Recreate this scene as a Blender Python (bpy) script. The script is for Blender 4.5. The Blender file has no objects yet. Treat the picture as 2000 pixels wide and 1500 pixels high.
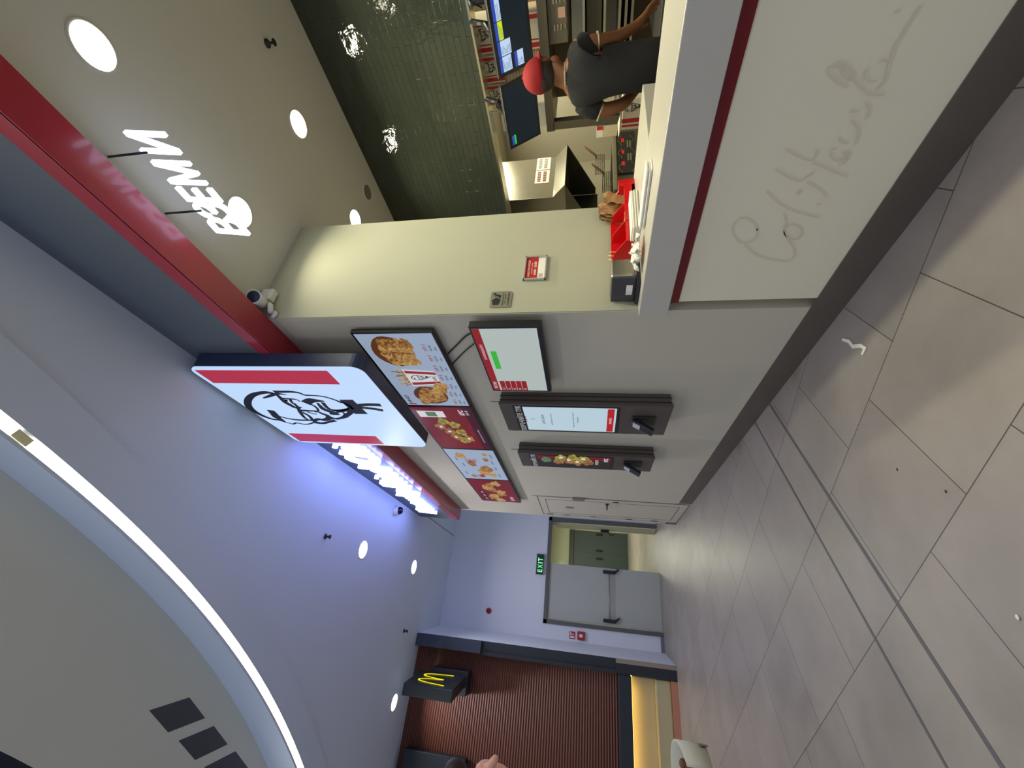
import bpy, math, random
from math import sin, cos, pi, radians
from mathutils import Vector, Matrix
random.seed(7)
sc = bpy.context.scene
COL = sc.collection

# ------------------------------------------------------------------ materials
def lin(c):
    return tuple((x/12.92 if x <= .04045 else ((x+.055)/1.055)**2.4) for x in c)
def rgb(r, g, b): return lin((r/255, g/255, b/255))
_M = {}
def mat(name, c, rough=.6, metal=0., noise=0., nscale=8., bump=0., bscale=40., spec=.5, coat=0.):
    if name in _M: return _M[name]
    m = bpy.data.materials.new(name); m.use_nodes = True
    nt = m.node_tree; b = nt.nodes['Principled BSDF']
    b.inputs['Base Color'].default_value = (*c, 1); b.inputs['Roughness'].default_value = rough
    b.inputs['Metallic'].default_value = metal; b.inputs['Specular IOR Level'].default_value = spec
    b.inputs['Coat Weight'].default_value = coat
    tc = nt.nodes.new('ShaderNodeTexCoord')
    if noise:
        n = nt.nodes.new('ShaderNodeTexNoise'); n.inputs['Scale'].default_value = nscale; n.inputs['Detail'].default_value = 4
        nt.links.new(tc.outputs['Object'], n.inputs['Vector'])
        mx = nt.nodes.new('ShaderNodeMix'); mx.data_type = 'RGBA'
        mx.inputs[6].default_value = (*[x*(1-noise) for x in c], 1); mx.inputs[7].default_value = (*[min(1, x*(1+noise)) for x in c], 1)
        nt.links.new(n.outputs['Fac'], mx.inputs[0]); nt.links.new(mx.outputs[2], b.inputs['Base Color'])
    if bump:
        n2 = nt.nodes.new('ShaderNodeTexNoise'); n2.inputs['Scale'].default_value = bscale
        nt.links.new(tc.outputs['Object'], n2.inputs['Vector'])
        bp = nt.nodes.new('ShaderNodeBump'); bp.inputs['Strength'].default_value = bump; bp.inputs['Distance'].default_value = .01
        nt.links.new(n2.outputs['Fac'], bp.inputs['Height']); nt.links.new(bp.outputs['Normal'], b.inputs['Normal'])
    _M[name] = m
    return m
def emi(name, c, s=1., noise=None, nscale=30.):
    """a lit surface (screen pixels, lamp glass); noise = second colour mixed in by a fine noise (pictures of food)"""
    if name in _M: return _M[name]
    m = bpy.data.materials.new(name); m.use_nodes = True
    nt = m.node_tree; b = nt.nodes['Principled BSDF']
    b.inputs['Base Color'].default_value = (*[x*.15 for x in c], 1); b.inputs['Roughness'].default_value = .4; b.inputs['Specular IOR Level'].default_value = .25
    b.inputs['Emission Color'].default_value = (*c, 1); b.inputs['Emission Strength'].default_value = s*.74 if s <= 1.5 else s
    if noise:
        tc = nt.nodes.new('ShaderNodeTexCoord'); n = nt.nodes.new('ShaderNodeTexNoise'); n.inputs['Scale'].default_value = nscale
        n.inputs['Detail'].default_value = 3; n.inputs['Distortion'].default_value = 1.2
        r = nt.nodes.new('ShaderNodeValToRGB'); r.color_ramp.elements[0].position = .38; r.color_ramp.elements[1].position = .62
        r.color_ramp.elements[0].color = (*noise, 1); r.color_ramp.elements[1].color = (*c, 1)
        nt.links.new(tc.outputs['Object'], n.inputs['Vector']); nt.links.new(n.outputs['Fac'], r.inputs[0])
        nt.links.new(r.outputs[0], b.inputs['Emission Color'])
    _M[name] = m
    return m

WALL = mat('wall paint', rgb(206, 199, 180), .75, noise=.03, nscale=3, bump=.05, bscale=120)
WALLW = mat('white wall paint', rgb(226, 230, 240), .75, noise=.02, nscale=2)
CREAM = mat('pillar paint', rgb(182, 182, 160), .7, noise=.02, nscale=3, bump=.04, bscale=150)
CEIL = mat('ceiling paint', rgb(218, 228, 243), .8, noise=.02, nscale=1.5)  # bluish cast of the hall light is put into this paint
CEILK = mat('kitchen ceiling paint', rgb(204, 203, 196), .8, noise=.02, nscale=1.5)
CEILB = mat('coffer ceiling paint', rgb(226, 226, 214), .85, noise=.05, nscale=.8)
SKIRT = mat('brushed metal skirting', rgb(120, 112, 104), .38, .6, noise=.18, nscale=2.5)
PANEL = mat('counter laminate', rgb(244, 236, 210), .38, noise=.03, nscale=2)
SOLID = mat('white solid surface', rgb(202, 198, 186), .3, noise=.015, nscale=30)
FRED = mat('dark red stripe', rgb(120, 8, 20), .35)
RED = mat('glossy red cladding', rgb(170, 48, 64), .22, noise=.04, nscale=2, coat=.2)
DARK = mat('dark grey fascia', rgb(92, 100, 110), .5, noise=.06, nscale=3)
BLK = mat('black plastic', rgb(30, 31, 36), .38)
BLKM = mat('matt black steel', rgb(38, 37, 38), .5)
KIOSK = mat('kiosk graphite', rgb(88, 80, 75), .42, noise=.05, nscale=5)
NAVY = mat('dark navy box', rgb(42, 54, 86), .45)
STEEL = mat('stainless steel', rgb(176, 172, 160), .3, .9, noise=.1, nscale=6)
STEELD = mat('dull steel', rgb(120, 114, 100), .4, .8, noise=.15, nscale=5)
STEELB = mat('brushed steel band', rgb(196, 190, 170), .25, 1.)
WHT = mat('white plastic', rgb(232, 232, 230), .4)
PAPER = mat('white paper', rgb(246, 242, 232), .8)
DOORG = mat('grey painted metal door', rgb(182, 184, 178), .5, noise=.05, nscale=2)
DOORD = mat('dark grey corridor door', rgb(66, 78, 80), .5)
FRAMEG = mat('door frame grey', rgb(96, 96, 96), .5)
LINE = mat('shadow gap', rgb(40, 38, 36), .8)
SKIN = mat('skin', rgb(128, 80, 50), .55, noise=.05, nscale=20)
SKIN2 = mat('fair skin', rgb(226, 168, 148), .5)
HAIRD = mat('dark hair', rgb(38, 28, 26), .6, noise=.3, nscale=60)
SHIRT = mat('black polo cloth', rgb(20, 21, 24), .85, noise=.1, nscale=30)
PIPING = mat('pale piping', rgb(170, 168, 140), .7)
CAPR = mat('red cap cloth', rgb(146, 14, 22), .8, noise=.06, nscale=60)
REDP = mat('red tray plastic', rgb(214, 20, 26), .3)
KRAFT = mat('kraft paper', rgb(186, 146, 98), .8, noise=.06, nscale=20)
YEL = mat('yellow carton', rgb(220, 190, 40), .6)
YELL = emi('arches yellow', rgb(255, 236, 20), 1.1)
GRIL = mat('vent grey', rgb(78, 80, 90), .5)
TAN = mat('tan cladding', rgb(150, 138, 122), .6)
MCY = mat('pale yellow counter front', rgb(196, 184, 140), .5, noise=.08, nscale=2)
ORNG = mat('orange plinth', rgb(190, 130, 100), .5)

def shutter_mat():
    m = bpy.data.materials.new('ribbed terracotta shutter'); m.use_nodes = True; nt = m.node_tree; b = nt.nodes['Principled BSDF']
    tc = nt.nodes.new('ShaderNodeTexCoord'); w = nt.nodes.new('ShaderNodeTexWave'); w.bands_direction = 'Z'; w.inputs['Scale'].default_value = 7.5
    w.inputs['Distortion'].default_value = 0.0
    nt.links.new(tc.outputs['Object'], w.inputs['Vector'])
    n = nt.nodes.new('ShaderNodeTexNoise'); n.inputs['Scale'].default_value = 30; nt.links.new(tc.outputs['Object'], n.inputs['Vector'])
    r = nt.nodes.new('ShaderNodeValToRGB'); r.color_ramp.elements[0].color = (*rgb(72, 36, 24), 1); r.color_ramp.elements[1].color = (*rgb(118, 60, 38), 1)
    r.color_ramp.elements[0].position = .1
    nt.links.new(w.outputs['Fac'], r.inputs[0])
    mx = nt.nodes.new('ShaderNodeMix'); mx.data_type = 'RGBA'; mx.blend_type = 'MULTIPLY'; mx.inputs[0].default_value = .5
    nt.links.new(r.outputs[0], mx.inputs[6]); nt.links.new(n.outputs['Color'], mx.inputs[7]); nt.links.new(r.outputs[0], b.inputs['Base Color'])
    bp = nt.nodes.new('ShaderNodeBump'); bp.inputs['Strength'].default_value = .6; bp.inputs['Distance'].default_value = .02
    nt.links.new(w.outputs['Fac'], bp.inputs['Height']); nt.links.new(bp.outputs['Normal'], b.inputs['Normal'])
    b.inputs['Roughness'].default_value = .55
    return m
def tile_mat():
    m = bpy.data.materials.new('dark green glazed tiles'); m.use_nodes = True; nt = m.node_tree; b = nt.nodes['Principled BSDF']
    tc = nt.nodes.new('ShaderNodeTexCoord'); sp = nt.nodes.new('ShaderNodeSeparateXYZ'); cb = nt.nodes.new('ShaderNodeCombineXYZ')
    nt.links.new(tc.outputs['Object'], sp.inputs[0]); nt.links.new(sp.outputs['Y'], cb.inputs['X']); nt.links.new(sp.outputs['Z'], cb.inputs['Y'])
    br = nt.nodes.new('ShaderNodeTexBrick'); br.inputs['Scale'].default_value = 1; br.inputs['Brick Width'].default_value = .25
    br.inputs['Row Height'].default_value = .054; br.inputs['Mortar Size'].default_value = .0028; br.inputs['Mortar Smooth'].default_value = .6
    br.inputs['Color1'].default_value = (*rgb(55, 60, 50), 1); br.inputs['Color2'].default_value = (*rgb(51, 56, 47), 1); br.inputs['Mortar'].default_value = (*rgb(44, 48, 40), 1)
    nt.links.new(cb.outputs[0], br.inputs['Vector']); nt.links.new(br.outputs['Color'], b.inputs['Base Color'])
    n = nt.nodes.new('ShaderNodeTexNoise'); n.inputs['Scale'].default_value = 9; n.inputs['Detail'].default_value = 3
    nt.links.new(tc.outputs['Object'], n.inputs['Vector'])
    b1 = nt.nodes.new('ShaderNodeBump'); b1.inputs['Strength'].default_value = .5; b1.inputs['Distance'].default_value = .012
    b2 = nt.nodes.new('ShaderNodeBump'); b2.inputs['Strength'].default_value = .5; b2.inputs['Distance'].default_value = -.006
    nt.links.new(n.outputs['Fac'], b1.inputs['Height']); nt.links.new(br.outputs['Fac'], b2.inputs['Height'])
    nt.links.new(b1.outputs['Normal'], b2.inputs['Normal']); nt.links.new(b2.outputs['Normal'], b.inputs['Normal'])
    b.inputs['Roughness'].default_value = .05
    return m
def floor_mat():
    m = bpy.data.materials.new('porcelain floor tiles'); m.use_nodes = True; nt = m.node_tree; b = nt.nodes['Principled BSDF']
    tc = nt.nodes.new('ShaderNodeTexCoord'); sp = nt.nodes.new('ShaderNodeSeparateXYZ'); nt.links.new(tc.outputs['Object'], sp.inputs[0])
    A = radians(28.65)
    def comb(kx, ky, off):
        a = nt.nodes.new('ShaderNodeMath'); a.operation = 'MULTIPLY'; a.inputs[1].default_value = kx; nt.links.new(sp.outputs['X'], a.inputs[0])
        c = nt.nodes.new('ShaderNodeMath'); c.operation = 'MULTIPLY_ADD'; c.inputs[1].default_value = ky; nt.links.new(sp.outputs['Y'], c.inputs[0]); nt.links.new(a.outputs[0], c.inputs[2])
        d = nt.nodes.new('ShaderNodeMath'); d.operation = 'ADD'; d.inputs[1].default_value = off; nt.links.new(c.outputs[0], d.inputs[0]); return d
    cb = nt.nodes.new('ShaderNodeCombineXYZ')
    nt.links.new(comb(-sin(A), cos(A), -.315+.632*40).outputs[0], cb.inputs['X']); nt.links.new(comb(cos(A), sin(A), -.072+.645*40).outputs[0], cb.inputs['Y'])
    br = nt.nodes.new('ShaderNodeTexBrick'); br.inputs['Scale'].default_value = 1; br.inputs['Brick Width'].default_value = .632
    br.inputs['Row Height'].default_value = .645; br.inputs['Mortar Size'].default_value = .0026; br.inputs['Mortar Smooth'].default_value = .3
    br.inputs['Color1'].default_value = (*rgb(166, 158, 150), 1); br.inputs['Color2'].default_value = (*rgb(156, 149, 143), 1); br.inputs['Mortar'].default_value = (*rgb(84, 78, 72), 1)
    nt.links.new(cb.outputs[0], br.inputs['Vector'])
    n = nt.nodes.new('ShaderNodeTexNoise'); n.inputs['Scale'].default_value = 2.2; n.inputs['Detail'].default_value = 6; n.inputs['Roughness'].default_value = .6
    nt.links.new(tc.outputs['Object'], n.inputs['Vector'])
    r = nt.nodes.new('ShaderNodeValToRGB'); r.color_ramp.elements[0].position = .3; r.color_ramp.elements[1].position = .72
    r.color_ramp.elements[0].color = (.78, .77, .76, 1); r.color_ramp.elements[1].color = (1, 1, 1, 1); nt.links.new(n.outputs['Fac'], r.inputs[0])
    mx = nt.nodes.new('ShaderNodeMix'); mx.data_type = 'RGBA'; mx.blend_type = 'MULTIPLY'; mx.inputs[0].default_value = 1
    nt.links.new(br.outputs['Color'], mx.inputs[6]); nt.links.new(r.outputs[0], mx.inputs[7]); nt.links.new(mx.outputs[2], b.inputs['Base Color'])
    r2 = nt.nodes.new('ShaderNodeMapRange'); r2.inputs[3].default_value = .34; r2.inputs[4].default_value = .5; nt.links.new(n.outputs['Fac'], r2.inputs[0])
    nt.links.new(r2.outputs[0], b.inputs['Roughness'])
    bp = nt.nodes.new('ShaderNodeBump'); bp.inputs['Strength'].default_value = .4; bp.inputs['Distance'].default_value = -.003
    nt.links.new(br.outputs['Fac'], bp.inputs['Height']); nt.links.new(bp.outputs['Normal'], b.inputs['Normal'])
    return m

# ------------------------------------------------------------------ mesh tools
class Fr:                                   # a local frame: u, v, w -> world
    def __init__(s, o, u, v, k=1.):
        s.o = Vector(o); s.u = Vector(u).normalized()*k; s.v = Vector(v).normalized()*k; s.w = s.u.cross(s.v)/k
    def __call__(s, p): return s.o + s.u*p[0] + s.v*p[1] + s.w*p[2]
ID = Fr((0, 0, 0), (1, 0, 0), (0, 1, 0))
def wallfr(X, Y, Z, k=1.): return Fr((X, Y, Z), (0, -1, 0), (0, 0, 1), k)     # faces -X, reads left to right from the hall
def southfr(X, Y, Z): return Fr((X, Y, Z), (1, 0, 0), (0, 0, 1))     # faces -Y
class MB:
    def __init__(s, fr=ID): s.V = []; s.F = []; s.I = []; s.S = []; s.M = []; s.fr = fr
    def mi(s, m):
        if m is None: return 0
        if m not in s.M: s.M.append(m)
        return s.M.index(m)
    def raw(s, vs, fs, m=None, smooth=False):
        k = len(s.V); s.V += [s.fr(v) for v in vs]; i = s.mi(m)
        for f in fs: s.F.append([a+k for a in f]); s.I.append(i); s.S.append(smooth)
        return s
    def box(s, a, b, m=None):
        x0, y0, z0 = a; x1, y1, z1 = b
        return s.raw([(x0, y0, z0), (x1, y0, z0), (x1, y1, z0), (x0, y1, z0), (x0, y0, z1), (x1, y0, z1), (x1, y1, z1), (x0, y1, z1)],
                     [(0, 3, 2, 1), (4, 5, 6, 7), (0, 1, 5, 4), (1, 2, 6, 5), (2, 3, 7, 6), (3, 0, 4, 7)], m)
    def poly(s, pts, m=None): return s.raw(pts, [list(range(len(pts)))], m)
    def prism(s, pts, h0, h1, m=None, ax=2, smooth=False):       # 2-D outline extruded along one axis
        def P(p, h):
            q = [0, 0, 0]; o = [a for a in range(3) if a != ax]; q[o[0]] = p[0]; q[o[1]] = p[1]; q[ax] = h; return tuple(q)
        n = len(pts)
        s.raw([P(p, h0) for p in pts]+[P(p, h1) for p in pts], [list(range(n))[::-1], [n+i for i in range(n)]], m)
        return s.raw([P(p, h0) for p in pts]+[P(p, h1) for p in pts], [(i, (i+1) % n, n+(i+1) % n, n+i) for i in range(n)], m, smooth)
    def lathe(s, prof, c=(0, 0, 0), ax=2, n=24, m=None, smooth=True):   # prof = [(r, h)...]
        vs = []; fs = []
        for r, h in prof:
            for i in range(n):
                a = 2*pi*i/n; q = [r*cos(a), r*sin(a)]
                v = [q[0], q[1], h] if ax == 2 else ([h, q[0], q[1]] if ax == 0 else [q[1], h, q[0]])
                vs.append((v[0]+c[0], v[1]+c[1], v[2]+c[2]))
        for k in range(len(prof)-1):
            for i in range(n): fs.append((k*n+i, k*n+(i+1) % n, (k+1)*n+(i+1) % n, (k+1)*n+i))
        s.raw(vs, fs, m, smooth)
        return s
    def disc(s, c, r, ax=2, n=32, m=None, ry=None):
        ry = ry or r; pts = []
        for i in range(n):
            a = 2*pi*i/n; q = (r*cos(a), ry*sin(a))
            pts.append((c[0]+q[0], c[1]+q[1], c[2]) if ax == 2 else ((c[0], c[1]+q[0], c[2]+q[1]) if ax == 0 else (c[0]+q[1], c[1], c[2]+q[0])))
        return s.poly(pts, m)
    def tube(s, path, r, n=8, m=None, caps=True):
        P = [Vector(p) for p in path]; rings = []; up = Vector((0, 0, 1)); k0 = len(s.V); vs = []; fs = []
        R = r if isinstance(r, (list, tuple)) else [r]*len(P)
        for i, p in enumerate(P):
            t = (P[min(i+1, len(P)-1)]-P[max(i-1, 0)]).normalized()
            a = t.cross(up)
            if a.length < 1e-3: a = t.cross(Vector((0, 1, 0)))
            a.normalize(); b = t.cross(a)
            for j in range(n):
                q = 2*pi*j/n; vs.append(tuple(p+(a*cos(q)+b*sin(q))*R[i]))
        for i in range(len(P)-1):
            for j in range(n): fs.append((i*n+j, i*n+(j+1) % n, (i+1)*n+(j+1) % n, (i+1)*n+j))
        if caps: fs += [list(range(n))[::-1], [(len(P)-1)*n+j for j in range(n)]]
        return s.raw(vs, fs, m, True)
    def ell(s, c, r, n=16, m=None, rot=None):
        vs = []; fs = []; R = rot or Matrix.Identity(3); k = n//2
        for i in range(k+1):
            th = pi*i/k
            for j in range(n):
                ph = 2*pi*j/n; v = R @ Vector((r[0]*sin(th)*cos(ph), r[1]*sin(th)*sin(ph), r[2]*cos(th)))
                vs.append((v.x+c[0], v.y+c[1], v.z+c[2]))
        for i in range(k):
            for j in range(n): fs.append((i*n+j, (i+1)*n+j, (i+1)*n+(j+1) % n, i*n+(j+1) % n))
        return s.raw(vs, fs, m, True)
    def stroke(s, pts, w, h, m=None, dz=0.):                  # ribbon in the u-v plane, w = width or list of widths
        n = len(pts); W = w if isinstance(w, (list, tuple)) else [w]*n
        if len(W) != n: W = [W[0]+(W[-1]-W[0])*i/(n-1) for i in range(n)]
        L = []; Rr = []
        for i in range(n):
            a = pts[max(0, i-1)]; b = pts[min(n-1, i+1)]; d = math.hypot(b[0]-a[0], b[1]-a[1]) or 1
            nx, ny = -(b[1]-a[1])/d, (b[0]-a[0])/d
            L.append((pts[i][0]+nx*W[i]/2, pts[i][1]+ny*W[i]/2, h)); Rr.append((pts[i][0]-nx*W[i]/2, pts[i][1]-ny*W[i]/2, h))
        vs = L+Rr; fs = [(i, i+n, i+1+n, i+1) for i in range(n-1)]
        s.raw(vs, fs, m)
        if dz:
            s.raw([(v[0], v[1], v[2]+dz) for v in vs], [f[::-1] for f in fs], m)
        return s
    def text(s, txt, box, h, depth=.001, m=None, shear=0., bold=0., stretch=True, align='c'):
        cu = bpy.data.curves.new('t', 'FONT'); cu.body = txt; cu.size = 1; cu.extrude = .5; cu.offset = bold; cu.shear = shear; cu.resolution_u = 3
        ob = bpy.data.objects.new('t', cu); COL.objects.link(ob); dg = bpy.context.evaluated_depsgraph_get(); dg.update()
        me = bpy.data.meshes.new_from_object(ob.evaluated_get(dg)); vs = [v.co.copy() for v in me.vertices]; fs = [list(p.vertices) for p in me.polygons]
        bpy.data.objects.remove(ob); bpy.data.curves.remove(cu); bpy.data.meshes.remove(me)
        if not vs: return s
        x0 = min(v.x for v in vs); x1 = max(v.x for v in vs); y0 = min(v.y for v in vs); y1 = max(v.y for v in vs)
        sx = (box[2]-box[0])/(x1-x0); sy = (box[3]-box[1])/(y1-y0)
        if not stretch: sx = sy = min(sx, sy)
        ox = box[0] if (stretch or align == 'l') else (box[0]+box[2]-sx*(x1-x0))/2
        return s.raw([(ox+(v.x-x0)*sx, box[1]+(v.y-y0)*sy, h+(v.z+.5)*depth) for v in vs], fs, m)
    def build(s, name, m=None, parent=None, origin=None, bevel=0., seg=2):
        xs = [v.x for v in s.V]; ys = [v.y for v in s.V]; zs = [v.z for v in s.V]
        o = Vector(parent['_o']) if parent is not None and '_o' in parent else None
        if parent is None: o = Vector(origin) if origin else Vector(((min(xs)+max(xs))/2, (min(ys)+max(ys))/2, min(zs)))
        me = bpy.data.meshes.new(name); me.from_pydata([v-o for v in s.V], [], s.F)
        mats = s.M or [m]
        for x in mats: me.materials.append(x)
        if s.M and m and any(True for _ in ()): pass
        for p, i, sm in zip(me.polygons, s.I, s.S): p.material_index = i; p.use_smooth = sm
        me.validate(); me.update()
        ob = bpy.data.objects.new(name, me); COL.objects.link(ob)
        if parent is None: ob.location = o
        else: ob.parent = parent
        ob['_o'] = tuple(o)
        if bevel:
            b = ob.modifiers.new('bevel', 'BEVEL'); b.width = bevel; b.segments = seg; b.limit_method = 'ANGLE'
        return ob
def tag(o, label, cat, group=None, kind=None):
    o['label'] = label; o['category'] = cat
    if group: o['group'] = group
    if kind: o['kind'] = kind
    return o
def thing(name, label, cat, loc, group=None):
    o = bpy.data.objects.new(name, None); COL.objects.link(o); o.location = loc; o.empty_display_size = .1; o['_o'] = tuple(loc)
    return tag(o, label, cat, group)
def struct(o): o['kind'] = 'structure'; return o
def dup(root, dx, label, group=None):
    r = root.copy(); COL.objects.link(r); r.location = root.location+Vector(dx); r['label'] = label
    if group: r['group'] = group
    for ch in list(root.children):
        c = ch.copy(); COL.objects.link(c); c.parent = r
        for g in ch.children:
            d = g.copy(); COL.objects.link(d); d.parent = c
    return r
def light(kind, loc, power, color, size=.2, rot=(0, 0, 0), spot=None, name='lamp_light', parent=None, shape=None, size_y=None, blend=.6, spread=None):
    l = bpy.data.lights.new(name, kind); l.energy = power; l.color = color
    if kind == 'AREA':
        l.size = size; l.shape = shape or 'DISK'
        if size_y: l.size_y = size_y
        if spread: l.spread = radians(spread)
    elif kind == 'SPOT': l.spot_size = radians(spot); l.spot_blend = blend; l.shadow_soft_size = size
    else: l.shadow_soft_size = size
    o = bpy.data.objects.new(name, l); COL.objects.link(o); o.location = loc; o.rotation_euler = rot
    if parent is not None:
        o.parent = parent; o.location = Vector(loc)-Vector(parent['_o'])
    return o

# ------------------------------------------------------------------ camera
F_PX, YAW, PITCH, ROLL, H = 815.0, radians(30.563), radians(10.893), radians(.576), 1.35
cr, sr, cp, sp_, cy, sy = cos(ROLL), sin(ROLL), cos(PITCH), sin(PITCH), cos(YAW), sin(YAW)
R1 = Matrix(((cr, -sr, 0), (sr, cr, 0), (0, 0, 1))); R2 = Matrix(((1, 0, 0), (0, cp, sp_), (0, -sp_, cp))); R3 = Matrix(((cy, 0, sy), (-sy, 0, cy), (0, 1, 0)))
M = R3 @ R2 @ R1
right, up, fwd = M.col[0], M.col[1], M.col[2]
cam = bpy.data.cameras.new('camera'); cam.sensor_width = 36; cam.lens = 36*F_PX/2000; cam.clip_start = .05
camo = bpy.data.objects.new('camera', cam); COL.objects.link(camo)
# the phone was turned on its side: picture-right is world-down, picture-up is world-right
cx_, cyy, cz_ = -up, right, -fwd
camo.matrix_world = Matrix(((cx_.x, cyy.x, cz_.x, 0), (cx_.y, cyy.y, cz_.y, 0), (cx_.z, cyy.z, cz_.z, H), (0, 0, 0, 1)))
sc.camera = camo
W = 1.695

# ------------------------------------------------------------------ room shell
b = MB(); b.box((-9, -5, -.1), (8.2, 18, 0)); struct(b.build('floor', floor_mat(), origin=(0, 0, 0)))
for (p0, p1, w) in (((1.69, 3.46), (-2.6, 1.09), .016), ((1.69, 3.127), (-2.6, .785), .022)):
    d = (Vector(p1)-Vector(p0)).normalized(); n = Vector((-d.y, d.x))*w/2
    b = MB(); b.prism([(p0[0]+n.x, p0[1]+n.y), (p1[0]+n.x, p1[1]+n.y), (p1[0]-n.x, p1[1]-n.y), (p0[0]-n.x, p0[1]-n.y)], 0, .0015)
    struct(b.build('trim_1' if w < .02 else 'trim_2', mat('expansion joint', rgb(98, 95, 98), .6)))
# serving wall: solid behind screens, with a doorway and a corner at Y 7.35
b = MB(); b.box((W, 2.0, 0), (2.66, 3.3, 3.738)); struct(b.build('wall_pillar', WALL, origin=(W, 2, 0)))
b = MB(); b.box((W, 3.3, 0), (1.95, 6.11, 4.36)); b.box((W, 7.18, 0), (1.95, 7.29, 4.36)); b.box((W, 6.11, 2.13), (1.95, 7.18, 4.36))
struct(b.build('wall_right', WALL, origin=(W, 3.3, 0)))
b = MB(); b.box((W, -3, 3.745), (1.95, 3.3, 4.36)); struct(b.build('wall_header', WALL, origin=(W, 0, 3.745)))
b = MB(); b.box((1.7, 1.994, 1.0), (2.664, 2.0, 3.745)); struct(b.build('wall_return', CREAM))
b = MB(); b.box((W-.004, 1.92, 0), (W, 6.05, .165)); struct(b.build('baseboard_right', SKIRT))
b = MB(); b.box((W-.004, 7.2, 0), (W, 7.29, .165)); struct(b.build('baseboard_corner', SKIRT))
# side door of the restaurant, flush in the wall
def panel_lines(mb, u0, v0, u1, v1, w, h):
    mb.box((u0, v0, h), (u0+w, v1, h+.001)); mb.box((u1-w, v0, h), (u1, v1, h+.001)); mb.box((u0, v1-w, h), (u1, v1, h+.001)); mb.box((u0, v0, h), (u1, v0+w, h+.001))
dr = MB(wallfr(W, 7.18, 0)); dr.box((0, 0, -.05), (1.07, 2.13, .0)); d1 = dr.build('door_1', WALL, origin=(W, 6.6, 0)); struct(d1)
g = MB(wallfr(W, 7.18, 0)); panel_lines(g, 0, .01, 1.07, 2.14, .008, .001); panel_lines(g, .14, .12, .93, 2.03, .006, .001)
g.box((1.085, .01, .001), (1.095, 2.2, .002)); g.build('door_seam', LINE, d1)
g = MB(wallfr(W, 6.32, 1.12)); g.lathe([(.026, 0), (.026, .012), (.012, .014), (.012, .045)], n=16); g.tube([(0, 0, .045), (-.06, 0, .05), (-.14, -.004, .05)], .01); g.build('door_handle', BLK, d1)
g = MB(wallfr(W, 6.2, 1.0)); g.box((-.012, -.04, 0), (.012, .04, .006)); g.build('lock_plate', BLK, d1)
for z in (.35, .75, 1.32, 1.75, 2.02):
    g = MB(wallfr(W, 7.15, z)); g.box((-.012, -.05, 0), (.012, .05, .008)); g.build('hinge', FRAMEG, d1)
g = MB(wallfr(W, 6.65, 1.68)); g.box((-.05, -.06, 0), (.05, .06, .004)); g.build('door_plate', STEEL, d1)
g = MB(wallfr(W, 6.11, 1.53)); g.box((-.03, -.085, 0), (.06, .085, .03)); tag(g.build('access_reader', mat('grey plastic', rgb(128, 122, 116), .5), bevel=.004), 'small grey reader box on the wall beside the white side door', 'reader')
# far wall with the double exit doors, and the passage beyond
b = MB(); b.box((-.2, 9.4, 0), (.12, 9.6, 4.36)); b.box((2.15, 9.4, 0), (4.5, 9.6, 4.36)); b.box((.12, 9.4, 2.19), (2.15, 9.6, 4.36)); struct(b.build('wall_far', WALLW, origin=(1, 9.5, 0)))
b = MB(); b.box((1.95, 7.23, 0), (4.5, 7.29, 4.36)); struct(b.build('wall_alcove', WALLW))
b = MB(); b.box((.12, 9.36, 0), (.19, 9.48, 2.25)); b.box((2.08, 9.36, 0), (2.15, 9.48, 2.25)); b.box((.12, 9.36, 2.18), (2.15, 9.48, 2.25)); fr_ = struct(b.build('trim_3', FRAMEG))
def exit_leaf(x0, x1, y0, nm, bar=True, m=DOORG):
    q = MB(southfr(x0, y0, 0)); w = x1-x0; q.box((0, .01, -.045), (w, 2.17, 0)); d = struct(q.build(nm, m, bevel=.004))
    if bar:
        p = MB(southfr(x0, y0, 0)); p.tube([(.08, .98, .055), (w-.08, .98, .055)], .014); p.build('push_bar', STEEL, d)
        for u in (.05, w-.11):
            p = MB(southfr(x0, y0, 0)); p.box((u, .87, 0), (u+.06, 1.1, .07)); p.prism([(u+.0, .87), (u+.06, .87), (u+.11, .80), (u+.09, .78)], .03, .05); p.build('bar_housing', BLK, d, bevel=.006)
    return d
exit_leaf(.2, 1.22, 9.4, 'door_2')
# right leaf folded open into the passage: its edge and the lever show by the corner
q = MB(); q.box((2.03, 9.5, .01), (2.075, 9.82, 2.17)); d3 = struct(q.build('door_3', mat('pale lit door', rgb(196, 194, 170), .5)))
q = MB(); q.box((1.97, 9.66, .96), (2.03, 9.78, 1.14)); q.tube([(1.98, 9.72, .98), (1.93, 9.74, .92), (1.95, 9.76, .86)], .012); q.build('door_lever', BLK, d3)
b = MB(); b.box((-.3, 16.9, 0), (4.2, 17.0, 3.0)); struct(b.build('wall_passage_end', mat('greenish paint', rgb(200, 204, 178), .7)))
b = MB(); b.box((4.1, 9.6, 0), (4.2, 16.9, 3.0)); b.box((-.3, 9.6, 0), (-.2, 16.9, 3.0)); struct(b.build('wall_passage_side', mat('passage paint', rgb(170, 170, 140), .7)))
b = MB(); b.box((-.3, 9.6, 2.9), (4.2, 17.0, 3.0)); struct(b.build('ceiling_passage', WALLW))
q = MB(southfr(1.95, 16.9, 0)); q.box((0, 0, 0), (1.5, 2.15, .04)); dd = struct(q.build('door_4', DOORD, bevel=.005))
q = MB(southfr(1.95, 16.9, 0)); q.box((0, 1.98, .04), (1.5, 2.15, .09)); q.box((.72, 0, .04), (.73, 2, .045)); q.build('door_head', mat('dark door frame', rgb(60, 66, 64), .5), dd)
for u in (.5, .78, 1.35):
    q = MB(southfr(1.95, 16.9, 0)); q.box((u, .95, .04), (u+.06, 1.15, .12)); q.build('latch_box', BLK, dd)
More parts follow.
